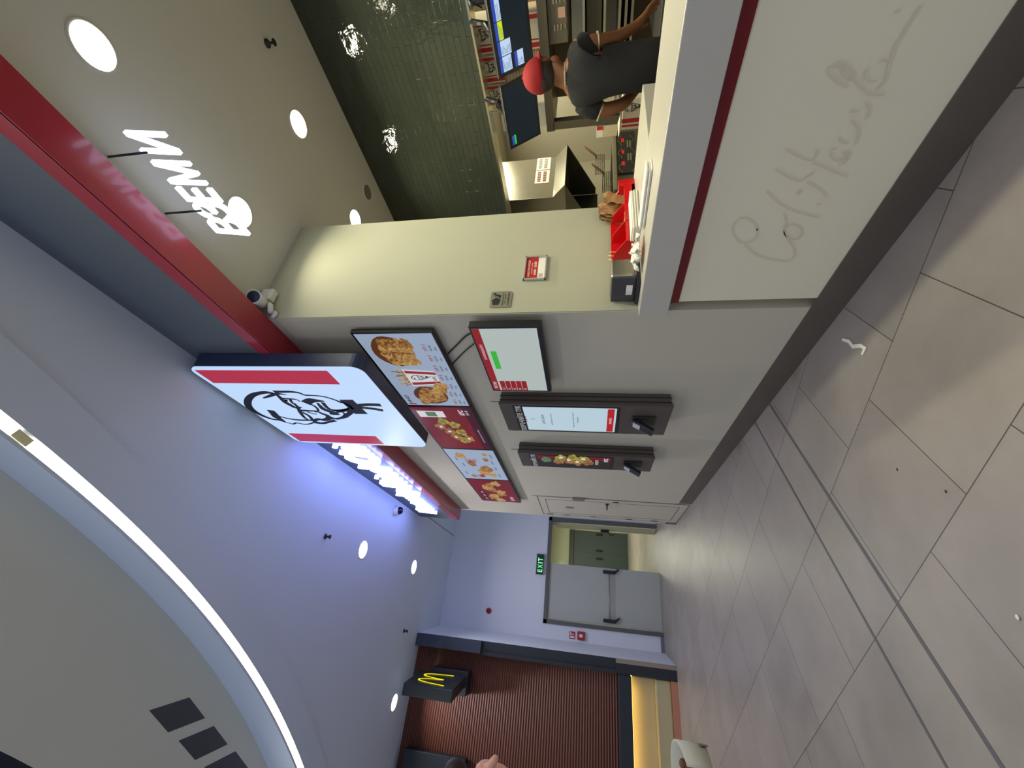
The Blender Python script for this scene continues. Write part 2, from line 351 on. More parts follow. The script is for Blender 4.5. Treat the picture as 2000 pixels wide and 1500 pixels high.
q = MB(southfr(1.75, 16.86, 2.32)); q.box((0, 0, 0), (.42, .2, .03), emi('pale sign', rgb(200, 240, 230), 1.3)); q.box((.08, .05, .03), (.16, .15, .032), BLKM); q.box((.2, .05, .03), (.24, .15, .032), BLKM)
tag(q.build('exit_sign', None), 'small glowing pale exit sign above the far passage doors', 'sign')
light('AREA', (2.4, 14.0, 2.85), 85, rgb(244, 242, 214), .8, name='passage_light')
light('AREA', (1.9, 10.4, 2.85), 4, rgb(255, 250, 215), .5, name='passage_light')
# white side wall between exit wall and the red-brown storefront
b = MB(); b.prism([(-.13, 9.4), (-.27, 8.3), (-.29, 8.42), (-.45, 9.6), (-.13, 9.6)], 0, 4.36); struct(b.build('wall_left_return', WALLW))
b = MB(); b.box((-.14, 9.375, 0), (.12, 9.395, .06)); struct(b.build('foot_shade_far', mat('pale grey shading', rgb(120, 122, 126), .5)))  # grey strip added for the blurred shading along the wall's foot
# hall ceiling: outer field, slightly dropped ring, upright coffer edge, coffer ceiling, dark void
CX, CY, RL = -11.416, -2.536, 12.671
def P2(r, a): return (CX+r*cos(a), CY+r*sin(a))
def outer(a):
    t = 1e9
    if cos(a) > .02: t = min(t, (1.6-CX)/cos(a))
    if sin(a) > .02: t = min(t, (9.7-CY)/sin(a))
    return max(13.02, t)
angs = sorted([radians(-14+i*.8) for i in range(116)]+[math.atan2(9.7-CY, 1.6-CX)])
def ring(mb, r0, r1, z, up=False):
    for a, c in zip(angs, angs[1:]):
        f = (lambda r, t: r(t) if callable(r) else r)
        q = [P2(f(r0, a), a), P2(f(r0, c), c), P2(f(r1, c), c), P2(f(r1, a), a)]
        mb.poly([(p[0], p[1], z) for p in (q if up else q)])
def wallring(mb, r, z0, z1):
    for a, c in zip(angs, angs[1:]):
        p, q = P2(r, a), P2(r, c); mb.poly([(p[0], p[1], z0), (q[0], q[1], z0), (q[0], q[1], z1), (p[0], p[1], z1)])
ZC = 4.34
b = MB(); ring(b, 13.0, outer, ZC); ring(b, 13.0, outer, ZC+.1); b.box((1.59, 7.2, ZC), (4.5, 9.7, ZC+.1)); struct(b.build('ceiling', CEIL, origin=(0, 0, ZC)))
b = MB(); ring(b, 12.74, 13.0, ZC-.014); wallring(b, 13.0, ZC-.014, ZC+.1); ring(b, 12.656, 12.74, ZC+.035); wallring(b, 12.74, ZC-.014, ZC+.035)
struct(b.build('ceiling_ring', CEIL, origin=(0, 0, ZC)))
b = MB(); wallring(b, 12.655, ZC-.014, 4.68); ring(b, 12.655, 12.675, ZC-.014); struct(b.build('ceiling_step', CEIL, origin=(0, 0, ZC)))
b = MB(); ring(b, 11.7, 12.66, 4.68); struct(b.build('ceiling_coffer', CEILB, origin=(0, 0, ZC)))
b = MB(); wallring(b, 11.7, 4.682, 5.6); struct(b.build('wall_void', mat('dark void', rgb(30, 32, 38), .9), origin=(0, 0, ZC)))  # near-black colour stands in for the darkness of the unlit void
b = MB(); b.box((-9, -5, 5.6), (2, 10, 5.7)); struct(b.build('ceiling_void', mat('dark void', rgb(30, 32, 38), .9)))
# LED line in the slot: two lit lengths and the unlit joint between them
LED = emi('led diffuser', rgb(255, 246, 222), 7.0)
def led(a0, a1, nm, lab, m, cat='light strip'):
    q = MB(); n = max(2, int(abs(a1-a0)/radians(.6)))
    for i in range(n):
        a = a0+(a1-a0)*i/n; c = a0+(a1-a0)*(i+1)/n; pts = [P2(12.682, a), P2(12.682, c), P2(12.728, c), P2(12.728, a)]
        q.raw([(p[0], p[1], ZC-.008) for p in pts]+[(p[0], p[1], ZC+.02) for p in pts], [(0, 1, 2, 3), (7, 6, 5, 4), (0, 4, 5, 1), (2, 6, 7, 3), (1, 5, 6, 2), (3, 7, 4, 0)])
    return tag(q.build(nm, m), lab, cat)
aj = math.atan2(1.655-CY, .556-CX)
led(aj+radians(.02), radians(70), 'light_strip', 'long curved warm white LED strip sweeping across the hall ceiling', LED)
led(aj-radians(.42), aj, 'strip_joint', 'short unlit cream joint piece at the end of the long LED strip', mat('cream diffuser', rgb(236, 228, 180), .4), 'strip joint')
led(radians(-12), aj-radians(.43), 'light_strip', 'short end of LED strip above the unlit joint at the picture edge', LED)
# ceiling grilles on the coffer
def grille(p, ux, uy, w, h, lab):
    fr = Fr((p[0], p[1], 4.679), ux, uy); t = thing('ceiling_grille', lab, 'vent', (p[0], p[1], 4.679), 'ceiling grilles in a row')
    q = MB(fr); q.box((0, 0, .0), (w, h, .004)); q.build('backing', GRIL, t)
    q = MB(fr); k = 14
    for i in range(k+1): q.box((0, h*i/k-.004, .004), (w, h*i/k+.004, .014))
    q.build('slats', mat('vent slat', rgb(58, 60, 70), .5), t)
    q = MB(fr)
    for a_, c_ in (((-.025, -.025), (w+.025, 0)), ((-.025, h), (w+.025, h+.025)), ((-.025, 0), (0, h)), ((w, 0), (w+.025, h))): q.box((a_[0], a_[1], 0), (c_[0], c_[1], .008))
    q.build('frame', CEILB, t)
gu, gv = Vector((.12, .99, 0)), Vector((-.55, .83, 0))
for k, lab in enumerate(('louvred dark ceiling grille, first of three and nearest the picture centre', 'louvred dark ceiling grille in the middle of the row of three', 'louvred dark ceiling grille cut off by the picture edge, last of three')):
    o_ = Vector((-.85, 3.56, 0))+Vector((-.252, .425, 0))*k
    grille(o_+Vector((0, 0, 0)), (.125, .992, 0), (-.535, .845, 0), .36, .33, lab)

# recessed downlights
def downlight(x, y, z, r, lab, group, col, glow, power, cone=150, rim=CEIL):
    t = thing('downlight', lab, 'ceiling light', (x, y, z), group)
    q = MB(); q.lathe([(r*1.0, z-.003), (r*1.0, z-.008), (r*1.12, z-.006), (r*1.14, z)], (x, y, 0), n=32); q.build('rim', rim, t)
    q = MB(); q.disc((x, y, z-.005), r, n=36); q.build('lamp_glass', glow, t)
    light('AREA', (x, y, z-.012), power, col, r*1.8, name='lamp_light', parent=t, spread=140)
    return t
GK = emi('kitchen lamp glass', rgb(255, 250, 222), 13.0); GH = emi('hall lamp glass', rgb(255, 248, 220), 2.6)
KC = rgb(248, 242, 208); HC = rgb(246, 244, 250)
ZK = 3.74
for (x, y, lab) in ((2.2, .555, 'big round downlight nearest the camera, at the top corner'), (2.248, 1.527, 'round downlight glowing behind the first letter of the hanging word'),
                    (3.34, .555, 'round kitchen downlight just at the picture edge'), (3.355, 1.53, 'round kitchen downlight in open ceiling between the tile wall and the hanging word'),
                    (3.39, 2.49, 'round kitchen downlight half hidden by the cream pillar')):
    downlight(x, y, ZK, .098, lab, 'kitchen downlights', KC, GK, 12 if abs(y-1.527) > .002 else 7, rim=CEILK)
for (x, y, lab) in ((2.2, -.45, 'kitchen downlight outside the frame'), (3.34, -.45, 'deeper kitchen downlight outside the frame')):
    downlight(x, y, ZK, .098, lab, 'kitchen downlights', KC, GK, 12, rim=CEILK)
for (x, y, lab) in ((.672, 5.53, 'round hall downlight nearest the blue glow of the sign'), (.70, 7.42, 'round hall downlight nearest the exit wall'), (-1.215, 7.75, 'round hall downlight nearest the dark projecting sign box')):
    downlight(x, y, ZC, .11, lab, 'hall downlights', HC, GH, 13)
# sprinklers, speaker
def sprinkler(x, y, z, lab):
    t = thing('sprinkler', lab, 'sprinkler', (x, y, z), 'ceiling sprinklers')
    q = MB(); q.lathe([(.03, z), (.028, z-.01), (.01, z-.014), (.009, z-.05)], (x, y, 0), n=14); q.build('body', BLKM, t)
    q = MB(); q.disc((x, y, z-.062), .026, n=12); q.tube([(x-.012, y, z-.035), (x-.012, y, z-.062)], .003); q.tube([(x+.012, y, z-.035), (x+.012, y, z-.062)], .003); q.build('deflector', BLKM, t)
sprinkler(.662, 4.6, ZC, 'small dark sprinkler head near the projecting white sign'); sprinkler(-.25, 7.56, ZC, 'small dark sprinkler head near the red-brown shutter'); sprinkler(3.52, 1.04, ZK, 'small dark sprinkler head on the kitchen ceiling')
t = thing('ceiling_speaker', 'round grey speaker grille flush in the kitchen ceiling', 'speaker', (3.84, 2.49, ZK))
q = MB(); q.disc((3.84, 2.49, ZK-.004), .075); q.build('mesh', mat('speaker mesh', rgb(120, 118, 106), .8), t)
q = MB(); q.lathe([(.075, ZK-.002), (.075, ZK-.006), (.088, ZK-.004), (.09, ZK)], (3.84, 2.49, 0)); q.build('rim', CEILK, t)

# ------------------------------------------------------------------ kitchen shell
b = MB(); b.box((1.95, -3, ZK), (8, 5, ZK+.1)); b.box((W+.001, -3, ZK), (1.95, 2.0, ZK+.004)); struct(b.build('ceiling_kitchen', CEILK))
b = MB(); b.box((4.1, -3, 2.335), (4.25, 4.6, ZK)); struct(b.build('wall_tiled', tile_mat(), origin=(4.1, 0, 2.335)))
b = MB(); b.box((4.085, -3, 2.318), (4.255, 4.6, 2.336)); struct(b.build('trim_4', STEELB))
KW = mat('kitchen wall panel', rgb(184, 178, 160), .6, noise=.03)
b = MB(); b.box((7.3, -3, 0), (7.4, 5, 3.74)); b.box((2.6, 4.5, 0), (7.4, 4.6, 3.74)); b.box((4.2, -3, 2.9), (7.4, 4.6, 3.0)); struct(b.build('wall_kitchen', KW))
b = MB(); b.box((2.0, -3.1, 0), (7.4, -3, 3.74)); struct(b.build('wall_kitchen_near', KW))
for (x, y) in ((5.5, .8), (5.2, 2.6), (6.4, 3.0)):
    t = thing('panel_light', 'recessed square kitchen light panel behind the tiled bulkhead', 'ceiling light', (x, y, 2.9), 'kitchen light panels')
    q = MB(); q.box((x-.28, y-.28, 2.885), (x+.28, y+.28, 2.9)); q.build('diffuser', emi('panel glass', rgb(255, 246, 205), 4), t)
    light('AREA', (x, y, 2.87), 20, KC, .5, name='panel_lamp', parent=t, shape='SQUARE')

# ------------------------------------------------------------------ serving counter
t = thing('counter', 'long white serving counter with dark red stripe and grey front', 'counter', (1.9, .5, 0))
q = MB(); q.prism([(W, .0), (2.1, .0), (2.1, .925), (W, .925)], -2.6, 1.925, ax=1); q.build('front_panel', PANEL, t)
q = MB(); q.box((1.65, -2.6, .925), (2.155, 1.992, 1.087)); q.build('worktop', SOLID, t, bevel=.004)
q = MB(); q.box((W-.006, -2.6, .872), (W+.02, 1.93, .925)); q.build('red_stripe', FRED, t)
q = MB(); q.box((2.155, 1.25, .98), (2.72, 1.992, 1.087)); q.box((2.6, 1.25, 0), (2.72, 1.992, .98)); q.build('rear_worktop', SOLID, t, bevel=.004)
q = MB(); q.box((W-.006, -2.6, 0), (W+.001, 1.925, .165)); q.build('kick_plate', SKIRT, t)
# engraved-looking script on the front, a shallow pressed line
SCR = mat('script groove', rgb(226, 217, 194), .42)
_sc = [[(275,1245),(255,1205),(215,1180),(170,1185),(140,1225),(145,1270),(180,1310),(230,1310),(270,1280),(272,1235)],
 [(205,1325),(250,1365),(310,1395),(380,1410),(440,1412),(470,1390),(470,1340),(440,1300),(420,1260),(430,1225),(470,1215),(510,1235),(510,1275),(480,1295),(440,1285),(415,1245),(430,1200),(415,1150)],
 [(320,1030),(360,1070),(410,1110),(470,1140),(540,1160),(610,1175)],[(500,1050),(510,1025),(480,1050)],[(590,1105),(615,1100)],
 [(370,915),(420,945),(470,970),(510,975),(550,950),(580,930)],[(540,985),(580,1005),(620,1030),(650,1065)],
 [(425,800),(470,830),(520,855),(565,865),(590,840),(600,805)],[(570,880),(620,895),(680,925),(760,955)],
 [(700,800),(670,810),(675,850),(720,870),(750,840),(735,815)],[(710,890),(745,880),(765,850),(770,815)],
 [(710,740),(740,770),(770,765)],[(780,650),(810,680),(820,720),(800,780)],[(770,600),(825,600)],[(860,550),(880,590),(860,640)],
 [(760,470),(710,440),(665,405),(650,375),(670,355),(710,365),(740,400),(775,430),(790,395),(760,360),(705,325)],
 [(790,420),(830,465),(880,505),(960,510)],[(870,365),(850,400),(870,435),(920,430)],[(910,480),(950,450),(970,400),(980,350),(1000,300),(1015,240),(1045,200),(1080,140),(1120,80),(1160,20)],
 [(930,325),(975,325)],[(1010,65),(1050,45)]]
def smooth(P, W=None, k=4):
    o = []; w = []
    n = len(P)
    if n < 3: return P, W
    for i in range(n-1):
        p0, p1, p2, p3 = P[max(i-1, 0)], P[i], P[i+1], P[min(i+2, n-1)]
        for j in range(k):
            t_ = j/k; o.append(tuple(.5*(2*p1[a]+(p2[a]-p0[a])*t_+(2*p0[a]-5*p1[a]+4*p2[a]-p3[a])*t_*t_+(3*p1[a]-p0[a]-3*p2[a]+p3[a])*t_**3) for a in (0, 1)))
            if W: w.append(W[i]+(W[i+1]-W[i])*t_)
    o.append(P[-1])
    if W: w.append(W[-1])
    return o, w
def proj(ix, iy, X):          # where a sight line from the photo's standpoint meets the plane x = X
    d = M @ Vector((750-iy, 1000-ix, F_PX)); k = X/d.x; return (d.y*k, H+d.z*k)
q = MB(Fr((W-.0075, 0, 0), (0, 1, 0), (0, 0, 1)))
for si, st in enumerate(_sc):
    pts = [proj(1380+a*.36, c*.36, W) for a, c in st]
    q.stroke(smooth(pts)[0], .0055, -.0005-.00004*si)
q.build('raised_script', SCR, t)

# ------------------------------------------------------------------ things on the counter
CT = 1.088
t = thing('napkin_dispenser', 'steel and black napkin dispenser at the end of the counter', 'napkin dispenser', (1.85, 1.88, CT))
q = MB(); q.box((1.77, 1.79, CT+.025), (1.92, 1.98, CT+.165)); q.build('cover', STEEL, t, bevel=.02, seg=4)
q = MB(); q.box((1.755, 1.785, CT+.02), (1.775, 1.985, CT+.16)); q.build('front_plate', mat('dark grey plastic', rgb(66, 64, 68), .4), t, bevel=.008)
q = MB(); q.box((1.73, 1.79, CT), (1.92, 1.98, CT+.022)); q.build('base', BLK, t, bevel=.005)
q = MB(); q.prism([(1.752, 1.84), (1.757, 1.93), (1.75, 1.91), (1.742, 1.88)], CT+.04, CT+.075); q.build('napkin_tip', PAPER, t)
t = thing('organiser_tray', 'bright red plastic organiser with open bins on the counter', 'organiser', (2.2, 1.75, CT))
q = MB(Fr((2.07, 1.79, CT), (1, 0, 0), (0, 1, 0)))   # u runs along the bins
L_, D_ = .54, .175
q.box((0, 0, 0), (L_, D_, .02)); q.box((0, D_-.006, 0), (L_, D_, .15)); 
for k in range(4):
    u = L_*k/3; q.prism([(0, 0.0), (D_, 0), (D_, .15), (.1, .135), (0, .07)], u-.003, u+.003, ax=0)
q.box((0, 0, 0), (L_, .008, .07)); q.build('bins', REDP, t, bevel=.002)
q = MB(Fr((2.07, 1.79, CT), (1, 0, 0), (0, 1, 0)))
q.prism([(L_, .0), (L_+.06, .0), (L_+.09, .12), (L_, .13)], 0, .1); q.build('end_scoop', REDP, t, bevel=.01)
fr = Fr((2.07, 1.79, CT), (1, 0, 0), (0, 1, 0))
for k in range(14):
    u = .19+random.random()*.12; v = .03+random.random()*.1; p = fr((u, v, .035+random.random()*.03))
    q = MB(); R = Matrix.Rotation(random.random()*3, 3, 'Z') @ Matrix.Rotation(random.random(), 3, 'X'); 
    a = [Vector((-.022, -.012, 0)), Vector((.022, -.012, 0)), Vector((.022, .012, .004)), Vector((-.022, .012, .002))]
    a = [R @ v_ + p for v_ in a]; q.raw([tuple(v_) for v_ in a]+[tuple(v_+Vector((0, 0, .005))) for v_ in a], [(3, 2, 1, 0), (4, 5, 6, 7), (0, 1, 5, 4), (1, 2, 6, 5), (2, 3, 7, 6), (3, 0, 4, 7)])
    tag(q.build('sachet', mat('sachet paper', rgb(214, 196, 160), .6)), 'small beige paper sachet lying loose in the red organiser', 'sachet', 'sachets in the red organiser')
for k in range(7):
    q = MB(); p = fr((.01+.012*k, .168, .1)); q.tube([(p.x, p.y, CT+.04), (p.x+.01, p.y+.01*(k % 3), CT+.165+.006*(k % 2))], .0022, n=6)
    tag(q.build('stirrer', mat('wooden stirrer', rgb(214, 190, 140), .6)), 'thin wooden stirrer upright behind the red organiser', 'stirrer', 'wooden stirrers in the organiser')
def bag(o, ux, lean, w, h, th, lab, m=KRAFT):
    q = MB(Fr(o, ux, (lean[0], lean[1], 1))); n = 7
    for (z0, s) in ((0, 1), (th, -1)):
        vs = []; fs = []
        for i in range(n+1):
            for j in range(n+1):
                u = w*i/n; v = h*j/n; vs.append((u, v, z0+s*.012*(sin(i*1.7+j)+cos(j*2.1+i*.6))*(.3+j/n)*.6+s*.006))
        for i in range(n):
            for j in range(n): k = i*(n+1)+j; fs.append((k, k+1, k+n+2, k+n+1))
        q.raw(vs, fs, None, True)
    return tag(q.build('paper_bag', m), lab, 'paper bag', 'kraft paper bags behind the organiser')
bag((2.5, 1.88, CT+.05), (.97, .1, 0), (.02, -.08), .13, .15, .03, 'crumpled brown kraft bag standing in the end of the red organiser')
bag((2.44, 1.93, CT+.04), (.98, .02, 0), (.3, .02), .12, .2, .02, 'flat brown kraft bag leaning behind the crumpled one')
bag((2.38, 1.955, CT+.03), (.98, .02, 0), (.5, .0), .1, .22, .012, 'darker folded kraft bag nearest the cream pillar', mat('dark kraft', rgb(140, 104, 64), .8))
def napkins(p, ux, w, d, n, lab, wob=.01):
    q = MB(Fr(p, ux, (-ux[1], ux[0], 0)))
    for k in range(n):
        dx, dy = random.uniform(-wob, wob), random.uniform(-wob, wob); q.box((dx, dy, .007*k), (dx+w, dy+d, .007*k+.006))
    return tag(q.build('napkin_pile', PAPER, bevel=.002), lab, 'napkins')
napkins((1.95, 1.22, CT), (0, 1, 0), .33, .08, 4, 'long stack of folded white napkins lying nearest the worker')
napkins((2.04, 1.67, CT), (1, 0, 0), .34, .1, 7, 'thicker stack of white napkins against the red organiser')
q = MB(); vs = []; fs = []; n = 12
for i in range(n+1):
    for j in range(n+1):
        u = i/n-.5; v = j/n-.5
        vs.append((1.82+u*.13+.02*sin(j*1.3), 1.66+v*.17+.02*cos(i*1.1), CT+.012+.05*abs(sin(i*1.15+j*.7))*(1-abs(u)*1.2)*(1-abs(v)*1.2)+.018*abs(cos(j*1.9-i))))
for i in range(n):
    for j in range(n): k = i*(n+1)+j; fs.append((k, k+1, k+n+2, k+n+1))
q.raw(vs, fs, None, True); o = q.build('crumpled_napkin', PAPER); tag(o, 'crumpled white napkin in front of the red organiser', 'napkin'); s_ = o.modifiers.new('s', 'SOLIDIFY'); s_.thickness = .002
# emblem: line drawing of a smiling bearded man in glasses with string tie, traced as strokes in its own unit square
_em = [([(1090,675),(1000,662),(900,675),(830,700),(785,745),(775,800),(800,850),(850,890),(920,930),(1000,965),(1080,990),(1150,1000),(1230,1025)], (26,52,16)),
 ([(1050,880),(1090,920),(1130,965),(1180,995),(1230,1025)], (50,60,20)),([(1100,935),(1180,960),(1280,985),(1400,1000),(1520,1003),(1570,1010)], (14,22,20)),
 ([(1215,1022),(1290,1040),(1330,1050),(1370,1035),(1450,1050),(1520,1050),(1580,1030)], (14,16,14)),
 ([(1090,655),(1200,655),(1300,655),(1400,668),(1470,695),(1560,700),(1680,710),(1780,735),(1880,770),(2000,815),(2060,870)], (30,14,20)),
 ([(960,735),(1050,705),(1130,680),(1245,690)], (10,34,8)),([(1130,690),(1170,725),(1230,780),(1300,820),(1360,850),(1430,845)], (16,30,14)),
 ([(1200,735),(1260,740),(1330,745),(1380,755),(1412,775)], (14,12,8)),([(1215,770),(1250,752),(1240,785),(1290,810)], (10,12,10)),([(1290,745),(1310,780),(1335,805)], (14,14,10)),
 ([(1330,790),(1370,825),(1395,860),(1410,895),(1440,940),(1480,980),(1530,1005)], (14,20,14)),([(1480,795),(1520,770),(1560,760),(1640,765),(1710,772)], (44,40,8)),
 ([(1520,800),(1570,820),(1615,850),(1635,885),(1600,905)], (14,14,10)),([(1400,885),(1480,885),(1560,890),(1610,888)], (20,16,10)),([(1440,905),(1500,935),(1540,965),(1570,1005)], (18,16,20)),
 ([(1500,900),(1560,920),(1620,930)], (12,10,8)),([(1625,790),(1660,830),(1700,865),(1760,890),(1800,905)], (10,30,30)),([(1690,785),(1725,830),(1775,868),(1850,885),(1920,885),(2040,870)], (20,20,30)),
 ([(1640,900),(1690,925),(1745,945),(1765,980),(1700,1000),(1640,990),(1560,1015)], (16,30,20)),([(1770,905),(1820,915),(1860,925),(1900,935)], (50,44,8)),
 ([(1840,912),(1920,900),(1960,930),(1930,965),(1860,988),(1780,965)], (12,12,20)),([(1570,1020),(1680,1040),(1760,1025),(1845,1005)], (40,14,24)),
 ([(2000,960),(1900,985),(1780,985)], (14,14,14))]
_e2 = [([(0,1165),(60,1190)], (24,24)),([(110,1145),(330,1345)], (105,105)),([(225,1230),(420,1215),(600,1220)], (40,44)),([(240,1250),(440,1265),(632,1295)], (30,40)),
 ([(-60,1290),(40,1300),(120,1280),(170,1250),(200,1220)], (14,20)),([(-60,1410),(30,1405),(110,1375),(180,1320),(220,1260)], (20,50))]
def img_pts():
    out = []
    for st, w in _em: out.append(([proj(360+a/6.25, 660+c/6.25, 1.39) for a, c in st], [x/6.25 for x in w]))
    for st, w in _e2: out.append(([proj(660+a/7.143, 620+c/7.143, 1.39) for a, c in st], [x/7.143 for x in w]))
    return out
EM = []
for pts, w in img_pts():
    n = len(pts); ww = []
    for i in range(n):
        f = i/(n-1)*(len(w)-1); k = min(int(f), len(w)-2); ww.append((w[k]+(w[k+1]-w[k])*(f-k))*(.0082 if len(EM) < 6 or len(EM) > 21 else .0112))
    EM.append(smooth([(2.86-p[0], p[1]-3.63) for p in pts], ww, 3))     # centred, u to the reader's right
def emblem(mb, c, s, h, m, full=True):
    for k, (pts, w) in enumerate(EM):
        mb.stroke([(c[0]+x*s, c[1]+y*s) for x, y in pts], [x*s for x in w], h+.00005*(k % 5)*max(s, .1), m)

# ------------------------------------------------------------------ fascia beam with the lit name
t = thing('fascia_beam', 'dark fascia with glossy red lower edge along the restaurant front', 'fascia', (1.6, 2.3, 3.6))
q = MB(); q.box((1.515, -3, 3.72), (W, 7.25, ZC-.002)); q.build('dark_panel', DARK, t)
q = MB(); q.box((1.508, -3, 3.615), (1.515, 7.25, 3.722)); q.box((1.508, -3, 3.608), (W-.001, 7.25, 3.622)); q.box((1.508, 7.24, 3.615), (W, 7.25, 3.722)); q.build('red_edge', RED, t)
WL = emi('lit letters', (.30, .37, 1.), 7.5)
t = thing('letter_sign', 'row of glowing white italic letters reading Kentucky Fried Chicken on the dark fascia', 'sign', (1.5, 5, 3.7))
for txt, y0, y1 in (('Kentucky', 6.68, 5.42), ('Fried', 5.3, 4.48), ('Chicken', 4.38, 3.1)):
    q = MB(wallfr(1.51, y0, 3.735)); q.text(txt, (0, 0, y0-y1, .39), .01, .05, shear=.25, bold=.0); q.build('word', WL, t)
# hanging word in front of the counter opening
t = thing('hanging_sign', 'glowing white Cyrillic word hung from two dark rods over the counter', 'sign', (1.82, 1.07, 3.33))
q = MB(wallfr(1.83, 1.385, 3.335))
for c_, u0, u1 in (('В', 0, .128), ('З', .106, .234), ('Е', .216, .326), ('М', .322, .472), ('И', .486, .617)): q.text(c_, (u0, 0, u1, .2), 0, .02, shear=.22, bold=.008)
q.build('letters', emi('hanging letters', (.62, .72, 1.), 3.2), t)
for y in (.868, 1.2):
    q = MB(); q.tube([(1.81, y, 3.5), (1.81, y, ZK)], .006); q.build('rod', BLK, t)

# ------------------------------------------------------------------ projecting light box with the emblem
t = thing('light_box', 'large square white light box with red bars and a bearded face drawing', 'sign', (1.45, 2.86, 2.88))
def rrect(x0, y0, x1, y1, r, n=6):
    pts = []
    for cx, cy_, a0 in ((x1-r, y0+r, -90), (x1-r, y1-r, 0), (x0+r, y1-r, 90), (x0+r, y0+r, 180)):
        for i in range(n+1): a = radians(a0+90*i/n); pts.append((cx+r*cos(a), cy_+r*sin(a)))
    return pts
q = MB(wallfr(1.507, 3.565, 2.885)); q.prism(rrect(0, 0, 1.41, 1.41, .09), -.0, .109); q.build('housing', NAVY, t)
q = MB(wallfr(1.398, 3.562, 2.888)); q.prism(rrect(0, 0, 1.405, 1.405, .088), 0, .008); q.build('lit_face', emi('light box face', rgb(196, 222, 255), .92), t)
q = MB(wallfr(1.3895, 3.562, 2.888)); RB = emi('light box red', rgb(196, 44, 72), .72)
q.box((.035, .44, 0), (.225, 1.365, .001)); q.build('red_bar', RB, t)
q = MB(wallfr(1.3895, 3.562, 2.888)); q.box((1.18, .27, 0), (1.365, 1.365, .001)); q.build('red_bar', RB, t)
q = MB(Fr((1.3885, 2.86, 3.63), (0, -1, 0), (0, 0, 1))); emblem(q, (0, 0), 1.0, 0, None); q.build('emblem', mat('emblem black', rgb(28, 32, 50), .6), t)

# ------------------------------------------------------------------ four menu screens
PW = emi('menu pale', rgb(178, 196, 222), .62); PR = emi('menu red', rgb(140, 22, 40), .5); PY = emi('menu yellow', rgb(214, 206, 80), .55, rgb(150, 110, 40), 30)
FOOD = emi('menu chicken', rgb(206, 156, 84), .6, rgb(126, 66, 36), 26); FOODL = emi('menu fries', rgb(226, 190, 110), .62, rgb(170, 110, 60), 40); BRN = emi('menu brown', rgb(120, 72, 44), .5)
INK = emi('menu ink', rgb(40, 44, 60), .3); INKR = emi('menu red ink', rgb(190, 60, 72), .5); WT = emi('menu white', rgb(236, 236, 240), .7); DKR = emi('menu dark red', rgb(84, 22, 48), .5)
GRN = emi('menu green', rgb(110, 150, 110), .5)
def blob(mb, cx, cy_, rx, ry, h, m, n=22, wob=.12, ph=0.):
    mb.poly([(cx+rx*cos(2*pi*i/n)*(1+wob*sin(5*2*pi*i/n+ph)), cy_+ry*sin(2*pi*i/n)*(1+wob*cos(3*2*pi*i/n+ph*2)), h) for i in range(n)], m)
def bucket(mb, x, y, s, h):
    mb.poly([(x-.1*s, y, h), (x+.1*s, y, h), (x+.13*s, y+.26*s, h), (x-.13*s, y+.26*s, h)], WT)
    mb.poly([(x-.085*s, y+.0*s, h+.0004), (x-.05*s, y+.0*s, h+.0004), (x-.07*s, y+.25*s, h+.0004), (x-.11*s, y+.25*s, h+.0004)], INKR)
    mb.poly([(x+.05*s, y+.0*s, h+.0004), (x+.085*s, y+.0*s, h+.0004), (x+.11*s, y+.25*s, h+.0004), (x+.07*s, y+.25*s, h+.0004)], INKR)
    emblem(mb, (x, y+.14*s), .13*s, h+.0005, INK); mb.text('KFC', (x-.035*s, y+.015*s, x+.035*s, y+.045*s), h+.0006, .0002, INK, bold=.02)
scr = [(2.1, 3.175), (3.22, 4.15), (4.22, 5.235), (5.30, 6.33)]
